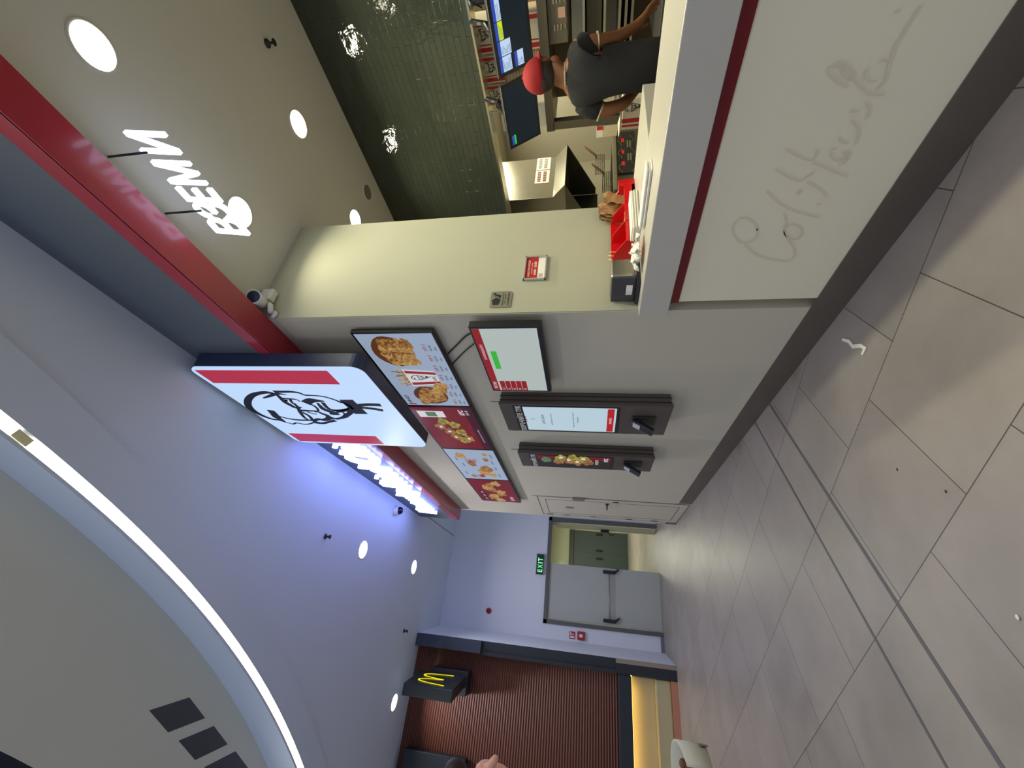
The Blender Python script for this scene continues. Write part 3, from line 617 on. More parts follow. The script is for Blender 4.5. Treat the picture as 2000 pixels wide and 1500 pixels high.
def menu(k, lab):
    y0, y1 = [(2.1, 3.18), (3.19, 4.2), (4.21, 5.27), (5.28, 6.36)][k]; w = y1-y0; z0, h = 2.405, .60
    t = thing('menu_screen', lab, 'screen', (1.66, (y0+y1)/2, z0), 'menu screens above the kiosks')
    q = MB(); q.box((1.64, y0, z0), (1.675, y1, z0+h+.01)); q.build('casing', BLK, t, bevel=.004)
    q = MB(); q.box((1.675, y0+.3, z0+.15), (W-.001, y1-.3, z0+h-.15)); q.build('wall_bracket', BLKM, t)
    q = MB(wallfr(1.6395, y1, z0)); b_ = .014; e = .0006
    if k in (0, 2): q.box((b_, b_, 0), (w-b_, h-b_+.005, e), PW)
    else: q.box((b_, b_, 0), (w-b_, h-b_+.005, e), PR)
    if k == 0:
        # three buckets of chicken, right one tipped, prices beneath
        blob(q, .20, .31, .15, .15, 2*e, BRN, wob=.02); blob(q, .2, .30, .13, .12, 3*e, FOOD, wob=.1)
        for i in range(9): blob(q, .10+.026*i, .40-.028*i+.02*sin(i*2.), .07, .04, (3.5+i*.3)*e, FOODL if i % 2 else FOOD, wob=.15, ph=i)
        bucket(q, .49, .15, 1.0, 7*e)
        for i in range(14): q.stroke([(.40+.014*i, .39), (.37+.018*i, .47+.04*sin(i*1.7))], .014, (4+.2*i)*e, FOODL if i % 3 else FOOD)
        blob(q, .85, .38, .19, .16, 2*e, BRN, wob=.02)
        for i in range(24): blob(q, .73+.045*(i % 6), .26+.055*(i//6)+.015*sin(i), .06, .045, (3+i*.2)*e, FOOD if i % 2 else FOODL, wob=.18, ph=i*1.3)
        blob(q, .37, .17, .05, .06, 9*e, FOODL); q.text('БЪКЕТ', (.06, .53, .2, .56), e, .0002, INK, bold=.03); q.box((.03, .50, e), (.05, .57, 2*e), INKR)
        for i in range(7):
            u = .05+.135*i; q.text('%d,%d9' % (9+i*3, 4+i % 5), (u, .105, u+.05, .135), e, .0002, INKR, bold=.03); q.text('%d' % (5+i), (u+.06, .105, u+.08, .135), e, .0002, INKR)
            q.text('МЕНЮ', (u, .07, u+.07, .09), e, .0002, INK); q.text('лв.', (u, .035, u+.05, .05), e, .0002, INK)
    elif k == 1:
        q.box((b_, b_, e), (w-b_, .1, 1.6*e), DKR)
        q.text('KFC', (w-.17, .1, w-.06, .15), 2*e, .0002, WT, shear=.2, bold=.03)
        for i in range(3): q.box((w-.16+.035*i, .06, 2*e), (w-.145+.035*i, .085, 3*e), WT)
        q.box((w-.22, .3, 2*e), (w-.09, .56, 3*e), WT); q.box((w-.2, .38, 3*e), (w-.11, .48, 4*e), GRN)
        for i, (u, v) in enumerate(((.7, .36), (.58, .42), (.62, .27), (.47, .36), (.45, .24), (.33, .33), (.25, .26), (.3, .2))):
            blob(q, u, v, .075, .055, (2+i*.4)*e, PY if i % 2 == 0 else FOOD, wob=.2, ph=i); blob(q, u, v, .022, .018, (6+i*.1)*e, WT if i % 2 else GRN)
        for u, v in ((.2, .46), (.12, .4), (.36, .12), (.55, .1), (.14, .16)): q.text('НОВО', (u, v, u+.1, v+.03), 2*e, .0002, INKR)
        q.text('НОВИ ВКУСОВЕ', (.2, .05, .52, .062), 2*e, .0002, WT)
    elif k == 2:
        for i, (u, v, rx, ry) in enumerate(((.86, .44, .09, .06), (.6, .36, .1, .05), (.3, .28, .14, .07), (.42, .22, .12, .08), (.2, .18, .08, .05), (.75, .16, .06, .035), (.92, .14, .05, .03), (.14, .44, .05, .04))):
            blob(q, u, v, rx, ry, (2+i*.3)*e, FOOD if i % 2 else FOODL, wob=.15, ph=i)
        for i in range(6): q.stroke([(.66+.018*i, .28), (.64+.022*i, .42)], .008, (5+.1*i)*e, INKR)
        for u, v in ((.7, .5), (.5, .46), (.2, .5), (.08, .36), (.14, .08), (.4, .08), (.6, .08), (.8, .06)): q.text('МЕНЮ 7,99', (u, v, u+.11, v+.03), 2*e, .0002, INK)
        q.box((.1, .3, 2*e), (.2, .36, 3*e), INKR)
    else:
        for i in range(9): blob(q, .12+.1*i, .3+.09*sin(i*1.3), .1, .07, (2+i*.3)*e, FOOD if i % 2 else FOODL, wob=.25, ph=i*2)
        for i in range(3):
            q.box((.1+.16*i, .46, 2*e), (.22+.16*i, .54, 3*e), DKR); q.text('%d,99' % (3+i), (.12+.16*i, .48, .2+.16*i, .52), 3*e, .0002, WT)
        q.text('КЕНТЪКИ', (.1, .08, .3, .13), 2*e, .0002, WT)
    q.build('display', None, t)
menu(0, 'nearest menu screen showing buckets of fried chicken on a pale ground'); menu(1, 'red menu screen with yellow items, second from the pillar')
menu(2, 'pale menu screen with small scattered food pictures, third from the pillar'); menu(3, 'dim red menu screen farthest from the camera, over the white door')
# order-status monitor below
t = thing('order_monitor', 'wall monitor with white screen, red header bar and a green box', 'screen', (1.62, 2.39, 1.66))
q = MB(); q.box((1.595, 2.0, 1.66), (1.645, 2.815, 2.125)); q.build('casing', BLK, t, bevel=.004)
q = MB(); q.box((1.645, 2.3, 1.8), (W, 2.5, 2.0)); q.lathe([(.05, 1.646), (.05, 1.655)], (0, 2.5, 1.72), ax=0); q.build('wall_mount', BLKM, t)
q = MB(wallfr(1.5945, 2.815, 1.66)); q.box((.02, .03, 0), (.795, .45, .0006), emi('monitor white', rgb(196, 208, 204), .72)); MR = emi('monitor red', rgb(170, 36, 44), .6)
q.box((.02, .4, .0006), (.795, .45, .0012), MR); q.box((.33, .335, .0006), (.55, .375, .0012), emi('monitor green', rgb(60, 190, 60), .8))
for i in range(5): q.box((.022, .385-.042*(i+1)+.004, .0006), (.16, .385-.042*i, .0012), MR); q.text('%02d' % (71+i), (.03, .385-.042*(i+1)+.014, .055, .385-.042*i-.012), .0012, .0002, WT)
q.text('ПРИГОТВЯНЕ', (.05, .412, .15, .438), .0012, .0002, WT); q.text('ЗАПОВЯДАЙТЕ', (.45, .412, .63, .438), .0012, .0002, WT); q.build('display', None, t)
def cable(pts, r, lab, name='cable', m=BLK):
    P = [Vector(p) for p in pts]; out = []
    for i in range(len(P)-1):
        p0 = P[max(i-1, 0)]; p1 = P[i]; p2 = P[i+1]; p3 = P[min(i+2, len(P)-1)]
        for k in range(6):
            s = k/6; out.append(.5*((2*p1)+(-p0+p2)*s+(2*p0-5*p1+4*p2-p3)*s*s+(-p0+3*p1-3*p2+p3)*s**3))
    out.append(P[-1]); q = MB(); q.tube([tuple(v) for v in out], r, 6)
    return tag(q.build(name, m), lab, 'cable')
cable([(1.685, 2.16, 2.12), (1.68, 2.2, 2.2), (1.685, 2.3, 2.29), (1.68, 2.42, 2.4)], .006, 'black cable looping up from the order monitor to the menu screens')
cable([(1.685, 2.24, 2.12), (1.675, 2.29, 2.17), (1.685, 2.4, 2.27), (1.68, 2.55, 2.4)], .005, 'second black cable just beside the loop above the order monitor')

# ------------------------------------------------------------------ two ordering kiosks
def kiosk(y0, y1, lab, on):
    z0, z1 = .735, 2.113; w = (y1-y0)/1.09; X0, X1 = 1.57, W-.001; k_ = 1.09
    t = thing('ordering_kiosk', lab, 'kiosk', (1.63, (y0+y1)/2, z0), 'ordering kiosks on the wall')
    q = MB(); q.box((X0+.03, y0+.012, z0+.01), (X1, y1-.012, z1-.008)); q.build('body', KIOSK, t, bevel=.006)
    for x in (1.615, 1.655):
        q = MB(); q.box((x, y0+.008, z0+.006), (x+.005, y1-.008, z1-.004)); q.build('seam', LINE, t)
    q = MB(); q.box((X0, y0, z0), (X0+.03, y1, z1)); q.build('front_plate', KIOSK, t, bevel=.004)
    f = wallfr(X0-.001, y1, z0, k_)
    q = MB(f); q.box((.02, .36, 0), (w-.02, 1.16, .0012)); q.build('screen_bezel', BLK, t)
    q = MB(f); e = .0005
    if on:
        q.box((.035, .385, .0012), (w-.035, 1.085, .002), emi('kiosk white', rgb(196, 220, 232), .8)); q.box((.045, .40, .002), (w-.045, .45, .0025), emi('kiosk red', rgb(200, 36, 44), .7))
        q.text('НАЧАЛО', (w/2-.05, .415, w/2+.05, .435), .0025, e, WT); KI = emi('kiosk ink', rgb(80, 96, 110), .4)
        q.text('ДОБРЕ ДОШЛИ', (w/2-.08, .93, w/2+.08, .955), .002, e, KI); q.text('изберете език', (w/2-.1, .87, w/2+.1, .885), .002, e, KI)
        q.text('Къде ще се храните днес?', (w/2-.13, .70, w/2+.13, .713), .002, e, KI); q.text('български', (w/2-.05, .665, w/2+.05, .68), .002, e, KI); emblem(q, (w/2, 1.03), .035, .002, KI)
    else:
        q.box((.035, .385, .0012), (w-.035, 1.085, .002), emi('kiosk dim', rgb(64, 54, 58), .35)); q.box((w-.12, .385, .002), (w-.035, 1.085, .0022), PR)
        blob(q, w/2+.04, 1.0, .07, .05, .0024, GRN)
        for i, (u, v) in enumerate(((.2, .88), (.28, .85), (.22, .78), (.3, .74), (.18, .7), (.26, .64), (.2, .6))): blob(q, u, v, .085, .05, .0025+.0002*i, PY if i % 2 else FOOD, wob=.2, ph=i); blob(q, u+.02, v, .025, .02, .005, WT if i % 3 else GRN)
        q.text('НОВО', (.14, .5, .26, .53), .003, e, WT); q.text('KFC', (w-.14, .41, w-.05, .45), .003, e, WT, bold=.02)
    q.build('display', None, t)
    q = MB(f); q.text('ПОРЪЧАЙТЕ ТУК', (.03, 1.098, w-.02, 1.155), .0015, .002, bold=.02)
    q.build('lettering', mat('white print', rgb(245, 240, 225), .6), t)
    for i in range(4): q = MB(f); q.box((w/2-.05+.03*i, 1.075, .0022), (w/2-.04+.03*i, 1.094, .003)); q.build('red_dash', FRED, t)
    u = w*.55
    q = MB(f); q.box((u-.07, .10, 0), (u+.07, .27, .012)); q.build('terminal_plate', BLKM, t, bevel=.004)
    q = MB(Fr(f((u-.045, .11, .085)), (0, -1, 0), (.5, 0, .87), k_)); q.box((0, 0, 0), (.09, .17, .035)); te = q.build('card_terminal', BLK, t, bevel=.01)
    q = MB(Fr(f((u-.045, .11, .085)), (0, -1, 0), (.5, 0, .87), k_)); q.box((.012, .1, .035), (.078, .155, .037), emi('terminal screen', rgb(170, 176, 190), .5)); q.box((-.003, .01, .005), (0, .15, .03), WHT); q.build('terminal_screen', None, te)
    q = MB(); q.tube([(1.64, y0+.09, z1-.01), (1.64, y0+.09, z1+.09)], .0035, 6); q.build('antenna', BLK, t)
    q = MB(f); q.box((-.012, 1.18, -.03), (.0, 1.23, -.005)); q.build('lock_tab', KIOSK, t)
kiosk(2.985, 3.51, 'nearer ordering kiosk with a bright pale screen and red button', True)
kiosk(4.07, 4.47, 'farther ordering kiosk with a dim food picture on its screen', False)

# ------------------------------------------------------------------ cameras on ceiling and pillar
t = thing('security_camera', 'white bullet camera with dark lens on the pillar top', 'security camera', (1.79, 1.95, 3.7))
q = MB(); q.box((1.83, 1.93, 3.62), (1.93, 1.992, 3.72)); q.build('junction_box', WHT, t, bevel=.015, seg=3)
d_ = Vector((-.35, -.85, -.38)).normalized()
base = Vector((1.79, 1.93, 3.67))
fr = Fr(base, d_.cross(Vector((0, 0, 1))), d_.cross(Vector((0, 0, 1))).cross(d_)*-1)
fr.w = d_
q = MB(fr); q.lathe([(.0, -.02), (.04, -.02), (.048, .0), (.052, .1), (.052, .13), (.044, .135), (.042, .125)], n=24); q.build('housing', WHT, t)
q = MB(fr); q.disc((0, 0, .124), .043); q.build('lens', mat('lens glass', rgb(24, 34, 62), .12), t)
q = MB(); q.tube([(1.8, 1.96, 3.63), (1.78, 1.95, 3.6), (1.72, 1.95, 3.57)], .02); q.tube([(1.72, 1.97, 3.57), (1.72, 1.99, 3.56)], .03); q.build('bracket', WHT, t)
t = thing('dome_camera', 'white dome camera on the hall ceiling beside the lit letters', 'security camera', (1.32, 6.2, ZC))
q = MB(); q.lathe([(.075, ZC), (.075, ZC-.05), (.06, ZC-.07)], (1.36, 6.2, 0)); q.build('base', WHT, t)
q = MB(); q.lathe([(.058, ZC-.068), (.055, ZC-.09), (.04, ZC-.115), (.0, ZC-.125)], (1.36, 6.2, 0)); q.build('dome', mat('dome glass', rgb(16, 18, 26), .08), t)

# ------------------------------------------------------------------ plates on the pillar face
t = thing('framed_notice', 'silver framed red and white notice on the cream pillar', 'notice', (2.075, 1.99, 1.655))
q = MB(southfr(1.965, 1.993, 1.655)); 
for a_, c_ in (((0, 0), (.22, .012)), ((0, .14), (.22, .152)), ((0, .0), (.012, .152)), ((.208, 0), (.22, .152))): q.box((a_[0], a_[1], 0), (c_[0], c_[1], .016))
q.build('frame', mat('silver frame', rgb(190, 188, 176), .35, .3), t, bevel=.002)
q = MB(southfr(1.965, 1.993, 1.655)); q.box((.012, .012, 0), (.208, .14, .004), PAPER); q.box((.012, .06, .004), (.208, .14, .005), mat('notice red', rgb(190, 40, 40), .6))
q.text('РАБОТНО ВРЕМЕ', (.035, .112, .185, .126), .005, .0005, PAPER); q.text('понеделник - неделя', (.06, .094, .16, .102), .005, .0005, PAPER); q.text('10:00 - 22:00', (.05, .07, .17, .085), .005, .0005, PAPER, bold=.02)
q.box((.03, .025, .004), (.06, .05, .005), mat('faint grey print', rgb(190, 186, 170), .7)); q.build('sheet', None, t)
t = thing('wall_plaque', 'small metal plaque with a dark bucket drawing by the pillar edge', 'plaque', (1.81, 1.99, 1.87))
q = MB(southfr(1.742, 1.993, 1.865)); q.prism(rrect(0, 0, .135, .14, .012), 0, .004); q.build('plate', mat('plaque metal', rgb(150, 148, 130), .4, .3), t)
q = MB(southfr(1.742, 1.993, 1.865)); q.poly([(.02, .082, .0045), (.06, .07, .0045), (.085, .1, .0045), (.06, .13, .0045), (.018, .118, .0045)]); q.poly([(.068, .075, .0045), (.1, .07, .0045), (.112, .1, .0045), (.09, .118, .0045), (.095, .095, .0045)]); q.disc((.112, .115, .0045), .01)
q.text('Видеонаблюдение', (.015, .052, .12, .06), .0045, .0004); q.text('24 часа', (.03, .038, .105, .046), .0045, .0004); q.text('охранявано', (.015, .012, .12, .026), .0045, .0004); q.build('print', mat('plaque ink', rgb(32, 38, 42), .5), t)

# ------------------------------------------------------------------ kitchen order monitors on their arms
def kmon(yc, lab, which):
    u = Vector((0, -1, 0)); v = Vector((-.2, 0, .25)); fr = Fr((3.9, yc+.255, 1.833), u, v); hh = .335; ww = .512
    t = thing('order_screen', lab, 'screen', (3.8, yc, 2.3), 'kitchen order screens')
    q = MB(fr); q.box((0, 0, -.035), (ww, hh, 0)); q.build('casing', BLK, t, bevel=.006)
    q = MB(fr); q.box((.025, .028, 0), (ww-.025, hh-.022, .0006), emi('screen dark', rgb(34, 48, 58), .45, )); e = .0006
    LB = emi('ticket blue', rgb(196, 220, 250), .9); BB = emi('ticket header', rgb(54, 84, 190), .8); LY = emi('ticket lime', rgb(205, 232, 24), .95); GG = emi('ticket green', rgb(20, 226, 20), .95); TI = emi('ticket ink', rgb(120, 140, 170), .5)
    def ticket(u0, u1, v1, v0, m, hd=True):
        if hd: q.box((u0, v1-.025, e), (u1, v1, 2*e), BB); v1 -= .026
        q.box((u0, v0, e), (u1, v1, 2*e), m)
        n_ = int((v1-v0)/.012)
        for i in range(n_): q.box((u0+.008, v1-.01-.012*i, 2*e), (u0+.008+(u1-u0-.02)*(.4+.55*random.random()), v1-.007-.012*i, 3*e), TI)
    if which == 0:
        ticket(.03, .13, .305, .2, LB); ticket(.03, .13, .17, .09, LB); ticket(.135, .23, .305, .19, LB); ticket(.235, .345, .305, .24, LY); ticket(.35, .485, .305, .24, LB)
    else: ticket(.03, .11, .3, .26, GG)
    q.build('display', None, t)
    top = fr((ww/2, hh-.06, -.035))
    q = MB(); q.tube([tuple(top), (top.x+.08, yc, 2.14), (4.0, yc, 2.2)], .018); q.tube([(4.0, yc, 2.18), (4.1, yc, 2.325)], .022); q.build('arm', BLK, t)
kmon(1.85, 'kitchen order screen behind the red cap, one green ticket lit', 1); kmon(1.285, 'kitchen order screen with blue and yellow tickets, at the picture edge', 0)
cable([(3.95, 1.9, 2.15), (3.9, 1.82, 2.2), (3.95, 1.76, 2.14), (4.0, 1.84, 2.1), (4.02, 1.93, 2.2), (4.08, 1.95, 2.31)], .005, 'tangled thin black cable beside the monitor arm in the kitchen')
q = MB(); q.box((4.0, .93, 2.12), (4.09, 1.17, 2.3)); tag(q.build('cable_box', BLK, bevel=.02), 'black cable box under the tiled bulkhead above the ticket screen', 'box')
cable([(4.0, 1.18, 2.2), (3.96, 1.1, 2.28), (3.97, 1.0, 2.2), (3.99, 1.1, 2.14), (3.97, 1.02, 2.31)], .006, 'knot of dark cables by the black box at the picture edge')

# ------------------------------------------------------------------ steel rack, cabinet and cartons
t = thing('steel_rack', 'tall stainless rack with shelves behind the worker', 'shelving', (4.7, 1.2, 0))
q = MB(); q.box((4.38, -1, 1.75), (5.0, 2.35, 1.83)); q.build('shelf', STEELD, t, bevel=.004)
for z in (1.44, 1.27, 1.15, 1.10, 1.05): q = MB(); q.box((4.4, -1, z), (5.0, 2.26, z+.02)); q.build('shelf', STEEL, t)
for y in (2.26, .2): q = MB(); q.box((4.38, y, 0), (4.46, y+.075, 1.76)); q.build('post', STEELD, t)
q = MB(); q.box((4.95, -1, 0), (5.0, 2.3, 1.76)); q.build('back_panel', mat('brown back panel', rgb(96, 82, 60), .5, .3), t)
q = MB()
for y in (1.75, 1.9, 2.1): q.ell((4.378, y, 1.79), (.003, .006, .006), 8)
q.build('bolts', STEELB, t)
t = thing('vented_cabinet', 'grey vented steel cabinet on the rack beside the worker shoulder', 'cabinet', (4.7, 1.2, 1.58))
q = MB(); q.box((4.42, .3, 1.585), (4.94, 1.63, 1.748)); q.build('body', mat('cabinet grey', rgb(110, 104, 88), .45, .4), t, bevel=.004)
q = MB()
for g_ in (1.3, 1.48):
    for i in range(3): q.box((4.414, g_+.01, 1.69-.028*i), (4.421, g_+.055, 1.70-.028*i))
    q.box((4.414, g_+.01, 1.60), (4.421, g_+.05, 1.608))
q.build('vent_slots', STEELB, t); q = MB(); q.box((4.41, 1.38, 1.6), (4.42, 1.45, 1.66)); q.build('sticker', mat('pinkish sticker', rgb(190, 150, 130), .6), t)
q = MB(); q.box((4.86, -.8, 1.462), (4.9, 2.2, 1.57)); tag(q.build('splash_panel', mat('lit white panel', rgb(245, 240, 215), .5)), 'bright white panel on the upper rack shelf', 'panel')
q = MB(); q.box((4.5, -.8, 1.3), (4.92, 1.9, 1.43)); tag(q.build('holding_drawer', mat('dark steel', rgb(84, 80, 64), .4, .5), bevel=.006), 'long dark steel holding drawer in the middle of the rack', 'drawer unit')
q = MB(); q.box((4.8, -.8, 1.172), (4.84, 1.8, 1.265)); tag(q.build('lower_panel', mat('pale panel', rgb(205, 200, 176), .45)), 'pale panel behind the lower rack shelf', 'panel')
q = MB(); q.box((4.55, 1.3, 1.172), (4.75, 1.43, 1.24)); tag(q.build('red_box', FRED, bevel=.004), 'small dark red box on the rack shelf at the picture edge', 'box')
q = MB(); q.box((3.55, -1, .9), (4.3, 1.5, .93)); q.box((3.6, -1, 0), (4.25, 1.45, .9)); tag(q.build('prep_table', mat('worktable steel', rgb(120, 116, 112), .35, .8), bevel=.004), 'low steel preparation table where the worker reaches', 'table')
for k in range(4):
    q = MB(); q.box((3.7, .6+.13*k, .932), (4.1, .69+.13*k, .99)); tag(q.build('food_tray', mat('reddish tray', rgb(150, 104, 92), .5), bevel=.004), 'shallow reddish food tray on the preparation table', 'tray', 'food trays on the preparation table')
# cartons and stacked buckets on the rack
CART = mat('carton white', rgb(238, 230, 205), .7); CRED = mat('carton red', rgb(200, 44, 48), .6); CINK = mat('carton ink', rgb(70, 66, 60), .6)
def carton(x, y0, y1, z0, z1, lab, emb=True):
    t = thing('carton', lab, 'carton', (x+.12, (y0+y1)/2, z0), 'printed cartons on the rack')
    q = MB(); q.box((x, y0, z0), (x+.24, y1, z1)); q.build('box', CART, t, bevel=.004)
    q = MB(wallfr(x-.001, y1, z0)); w = y1-y0; h = z1-z0
    q.box((.06*w, 0, 0), (.2*w, h, .0008), CRED); q.box((.26*w, 0, 0), (.3*w, h, .0008), CRED); q.box((.84*w, 0, 0), (.96*w, h, .0008), CRED)
    if emb: emblem(q, (w*.56, h*.5), min(w, h)*.7, .0008, CINK)
    q.build('print', None, t)
def cupstack(x, y, z0, z1, r, lab):
    t = thing('cup_stack', lab, 'cup stack', (x, y, z0), 'stacks of paper buckets on the rack')
    q = MB(); n = int((z1-z0)/.016); prof = [(0.001, z0)]
    for i in range(n): z = z0+.016*i; prof += [(r, z), (r, z+.006), (r*.94, z+.008), (r*.95, z+.0155)]
    q.lathe(prof+[(r*.9, z1), (.001, z1)], (x, y, 0), n=22, m=None); q.build('rims', mat('striped rims', rgb(226, 204, 172), .7), t)
    q = MB()
    for i in range(n):
        if i % 2 == 0: q.lathe([(r*1.004, z0+.016*i+.001), (r*1.004, z0+.016*i+.005)], (x, y, 0), n=22)
    q.build('red_rims', mat('faded red', rgb(178, 84, 74), .7), t)
carton(4.5, 1.42, 1.66, 2.22, 2.44, 'white carton with red bars and face drawing, high on the rack'); carton(4.46, 1.4, 1.66, 1.83, 2.22, 'tall white carton under the one with the face drawing', False)
carton(4.5, 1.68, 1.9, 2.2, 2.42, 'white and red carton beside the face carton', True); carton(4.5, 1.92, 2.1, 2.2, 2.42, 'narrow white and red carton nearest the white box')
for y, z0, z1, lab in ((1.75, 1.83, 2.18, 'ribbed stack of striped paper buckets between the two order screens'), (1.93, 1.83, 2.18, 'ribbed bucket stack behind the green ticket screen'), (1.28, 1.83, 2.3, 'ribbed bucket stack behind the ticket screen at the edge')):
    cupstack(4.58, y, z0, z1, .085, lab)
q = MB(); q.box((4.5, 2.14, 1.83), (4.85, 2.36, 2.3)); q.box((4.498, 2.24, 1.83), (4.5, 2.245, 2.3)); tag(q.build('white_box', PAPER, bevel=.004), 'plain tall white box at the end of the rack top', 'box')
q = MB(); q.box((4.5, 1.05, 1.83), (4.75, 1.185, 1.95)); tag(q.build('yellow_box', YEL, bevel=.004), 'yellow carton low on the rack top at the picture edge', 'box')
q = MB(); q.box((4.36, 2.38, 1.1), (4.38, 2.42, 1.12))
# fries sleeves stack beside the rack post
t = thing('sleeve_stack', 'stack of striped paper sleeves with red label beside the rack post', 'paper sleeves', (4.42, 2.4, 1.10))
q = MB(); q.box((4.38, 2.345, 1.13), (4.5, 2.455, 1.27)); q.build('sleeves', mat('beige ribbed paper', rgb(206, 190, 156), .8, noise=.3, nscale=90), t)
q = MB(); q.box((4.38, 2.345, 1.272), (4.5, 2.455, 1.335)); q.build('label', CART, t); q = MB(); q.box((4.374, 2.345, 1.275), (4.38, 2.38, 1.33)); q.build('red_bar', CRED, t)
# bucket box waiting behind the counter
t = thing('meal_box', 'open white and red meal box with face drawing behind the counter', 'carton', (3.47, 1.73, .95))
q = MB(); q.box((3.36, 1.63, .95), (3.58, 1.83, 1.15)); q.build('box', CART, t, bevel=.003)
q = MB(wallfr(3.359, 1.83, .95)); q.box((.005, 0, 0), (.02, .2, .001), CRED); q.box((.035, 0, 0), (.065, .2, .001), CRED); emblem(q, (.135, .12), .095, .001, CINK); q.build('print', None, t)
q = MB(); q.poly([(3.36, 1.63, 1.15), (3.36, 1.83, 1.15), (3.29, 1.85, 1.17), (3.29, 1.61, 1.17)]); q.poly([(3.36, 1.83, 1.15), (3.58, 1.83, 1.15), (3.57, 1.9, 1.17), (3.37, 1.9, 1.17)]); q.build('flap', CART, t)
q = MB(); q.box((3.3, 1.58, 0), (3.75, 2.1, .95)); tag(q.build('under_shelf', STEELD, bevel=.004), 'dull steel shelf unit holding the meal box behind the counter', 'shelf')

# ------------------------------------------------------------------ fryers and hood
t = thing('fryer_bank', 'steel fryer bank with black control panel and red digits', 'fryer', (5.85, 4.0, 0))
q = MB(); q.box((5.15, 3.62, 0), (6.6, 4.3, 1.09)); q.build('body', STEELD, t, bevel=.006)
q = MB(); q.box((5.1, 3.56, 1.045), (6.65, 3.66, 1.1)); q.build('front_rail', STEEL, t, bevel=.008)
q = MB(); q.box((5.5, 3.6, .78), (6.5, 3.62, 1.035)); cpn = q.build('control_panel', BLK, t)
q = MB(southfr(5.5, 3.598, .78)); RD = emi('red digits', rgb(255, 40, 40), 1.4)
for u, s_ in ((.17, '350'), (.45, '347'), (.74, '355')):
    q.text(s_, (u, .155, u+.09, .19), 0, .001, RD)
for u in (.28, .6):
    for k in range(2): q.box((u, .06+.035*k, 0), (u+.17, .08+.035*k, .001), mat('panel green', rgb(120, 126, 90), .5))
for u in (.08, .42, .74):
    pts = [(u-.08, .19), (u-.03, .2), (u+.02, .235), (u+.08, .235), (u+.13, .2), (u+.17, .19)]; q.stroke(pts, .006, 0, STEELB); q.stroke([(a, .26-b_*1.02) for a, b_ in pts], .005, 0, STEELB)
q.build('display', None, cpn)
for x in (5.3, 5.75, 6.2):
    q = MB(); q.box((x, 3.72, 1.09), (x+.28, 4.2, 1.096)); q.build('oil_well', BLKM, t)
for i, (x, lab) in enumerate(((6.3, 'wire fry basket hanging over the fryer nearest the rack'), (5.85, 'lower wire fry basket in the fryer under the hood'))):
    t = thing('fry_basket', lab, 'fry basket', (x, 3.95, 1.15), 'fry baskets'); z0 = 1.2 if i == 0 else 1.09
    q = MB()
    for k in range(7):
        for a_, c_ in (((x-.1+.033*k, 3.85), (x-.1+.033*k, 4.05)),): q.tube([(a_[0], a_[1], z0+.14), (a_[0], a_[1], z0), (c_[0], c_[1], z0), (c_[0], c_[1], z0+.14)], .003, 5)
    for k in range(6): q.tube([(x-.1, 3.85, z0+.028*k), (x+.1, 3.85, z0+.028*k), (x+.1, 4.05, z0+.028*k), (x-.1, 4.05, z0+.028*k), (x-.1, 3.85, z0+.028*k)], .003, 5)
    q.build('wire_basket', STEELD, t)
    q = MB()
    for dx in (-.02, .02): q.tube([(x+dx, 3.85, z0+.12), (x+dx, 3.8, z0+.13), (x+dx+.05, 3.68, z0+.3)], .006, 6)
    q.build('handle', mat('red brown grip', rgb(110, 30, 34), .5), t)
t = thing('extractor_hood', 'stainless extractor hood with notices over the fryers', 'extractor hood', (5.55, 3.9, 1.3))
q = MB(); q.box((5.09, 3.6, 1.9), (6.02, 4.3, 3.0)); q.build('duct', STEEL, t, bevel=.004)
q = MB(); q.raw([(5.09, 3.6, 1.905), (6.02, 3.6, 1.905), (6.02, 3.43, 1.735), (5.09, 3.43, 1.735)], [(0, 1, 2, 3)]); q.raw([(5.09, 3.6, 1.905), (5.09, 3.43, 1.735), (5.09, 4.3, 1.735), (5.09, 4.3, 1.905)], [(0, 1, 2, 3)]); q.raw([(6.02, 3.6, 1.905), (6.02, 3.43, 1.735), (6.02, 4.3, 1.735), (6.02, 4.3, 1.905)], [(0, 1, 2, 3)]); q.build('canopy', STEEL, t)
for x in (5.09, 6.02):
    q = MB(); q.prism([(3.43, 1.735), (4.25, 1.735), (4.25, 1.33), (4.15, 1.33)], x-.006, x+.006, ax=0); q.build('side_panel', STEELD, t)
q = MB(); q.box((5.1, 4.25, 1.3), (6.01, 4.3, 1.74)); q.box((5.1, 3.6, 1.88), (6.01, 4.3, 1.9)); q.build('baffle', mat('black baffle', rgb(26, 24, 20), .5), t)
for x, m_, lab in ((5.42, 0, 'notice sheet with coloured food rows on the hood'), (5.73, 1, 'notice sheet of small grey text on the hood')):
    q = MB(southfr(x, 3.597, 1.98)); q.box((0, 0, 0), (.29, .2, .002), PAPER)
    for i in range(2):
        for j in range(6): q.box((.03+.04*j, .04+.08*i, .002), (.062+.04*j, .09+.08*i, .003), mat('food print', rgb(120, 74, 50), .6) if m_ == 0 else mat('grey print', rgb(150, 146, 134), .6)) if (m_ == 0 or j % 1 == 0) and (m_ == 0 or True) else None
    tag(q.build('notice_sheet', None), lab, 'notice', 'notice sheets on the hood')
q = MB(); q.box((5.0, 4.2, 1.7), (5.3, 4.5, 2.0)); tag(q.build('wall_control_box', mat('grey control box', rgb(150, 150, 132), .5), bevel=.01), 'grey control box on the kitchen wall just past the pillar', 'box')
# steel unit seen in the gap behind the organiser
q = MB(); q.box((4.3, 3.7, 0), (5.0, 4.3, 1.15)); q.box((4.32, 3.68, .3), (4.98, 3.7, 1.1)); tag(q.build('steel_cabinet', STEELD, bevel=.006), 'dull steel cabinet beside the fryers near the pillar', 'cabinet')

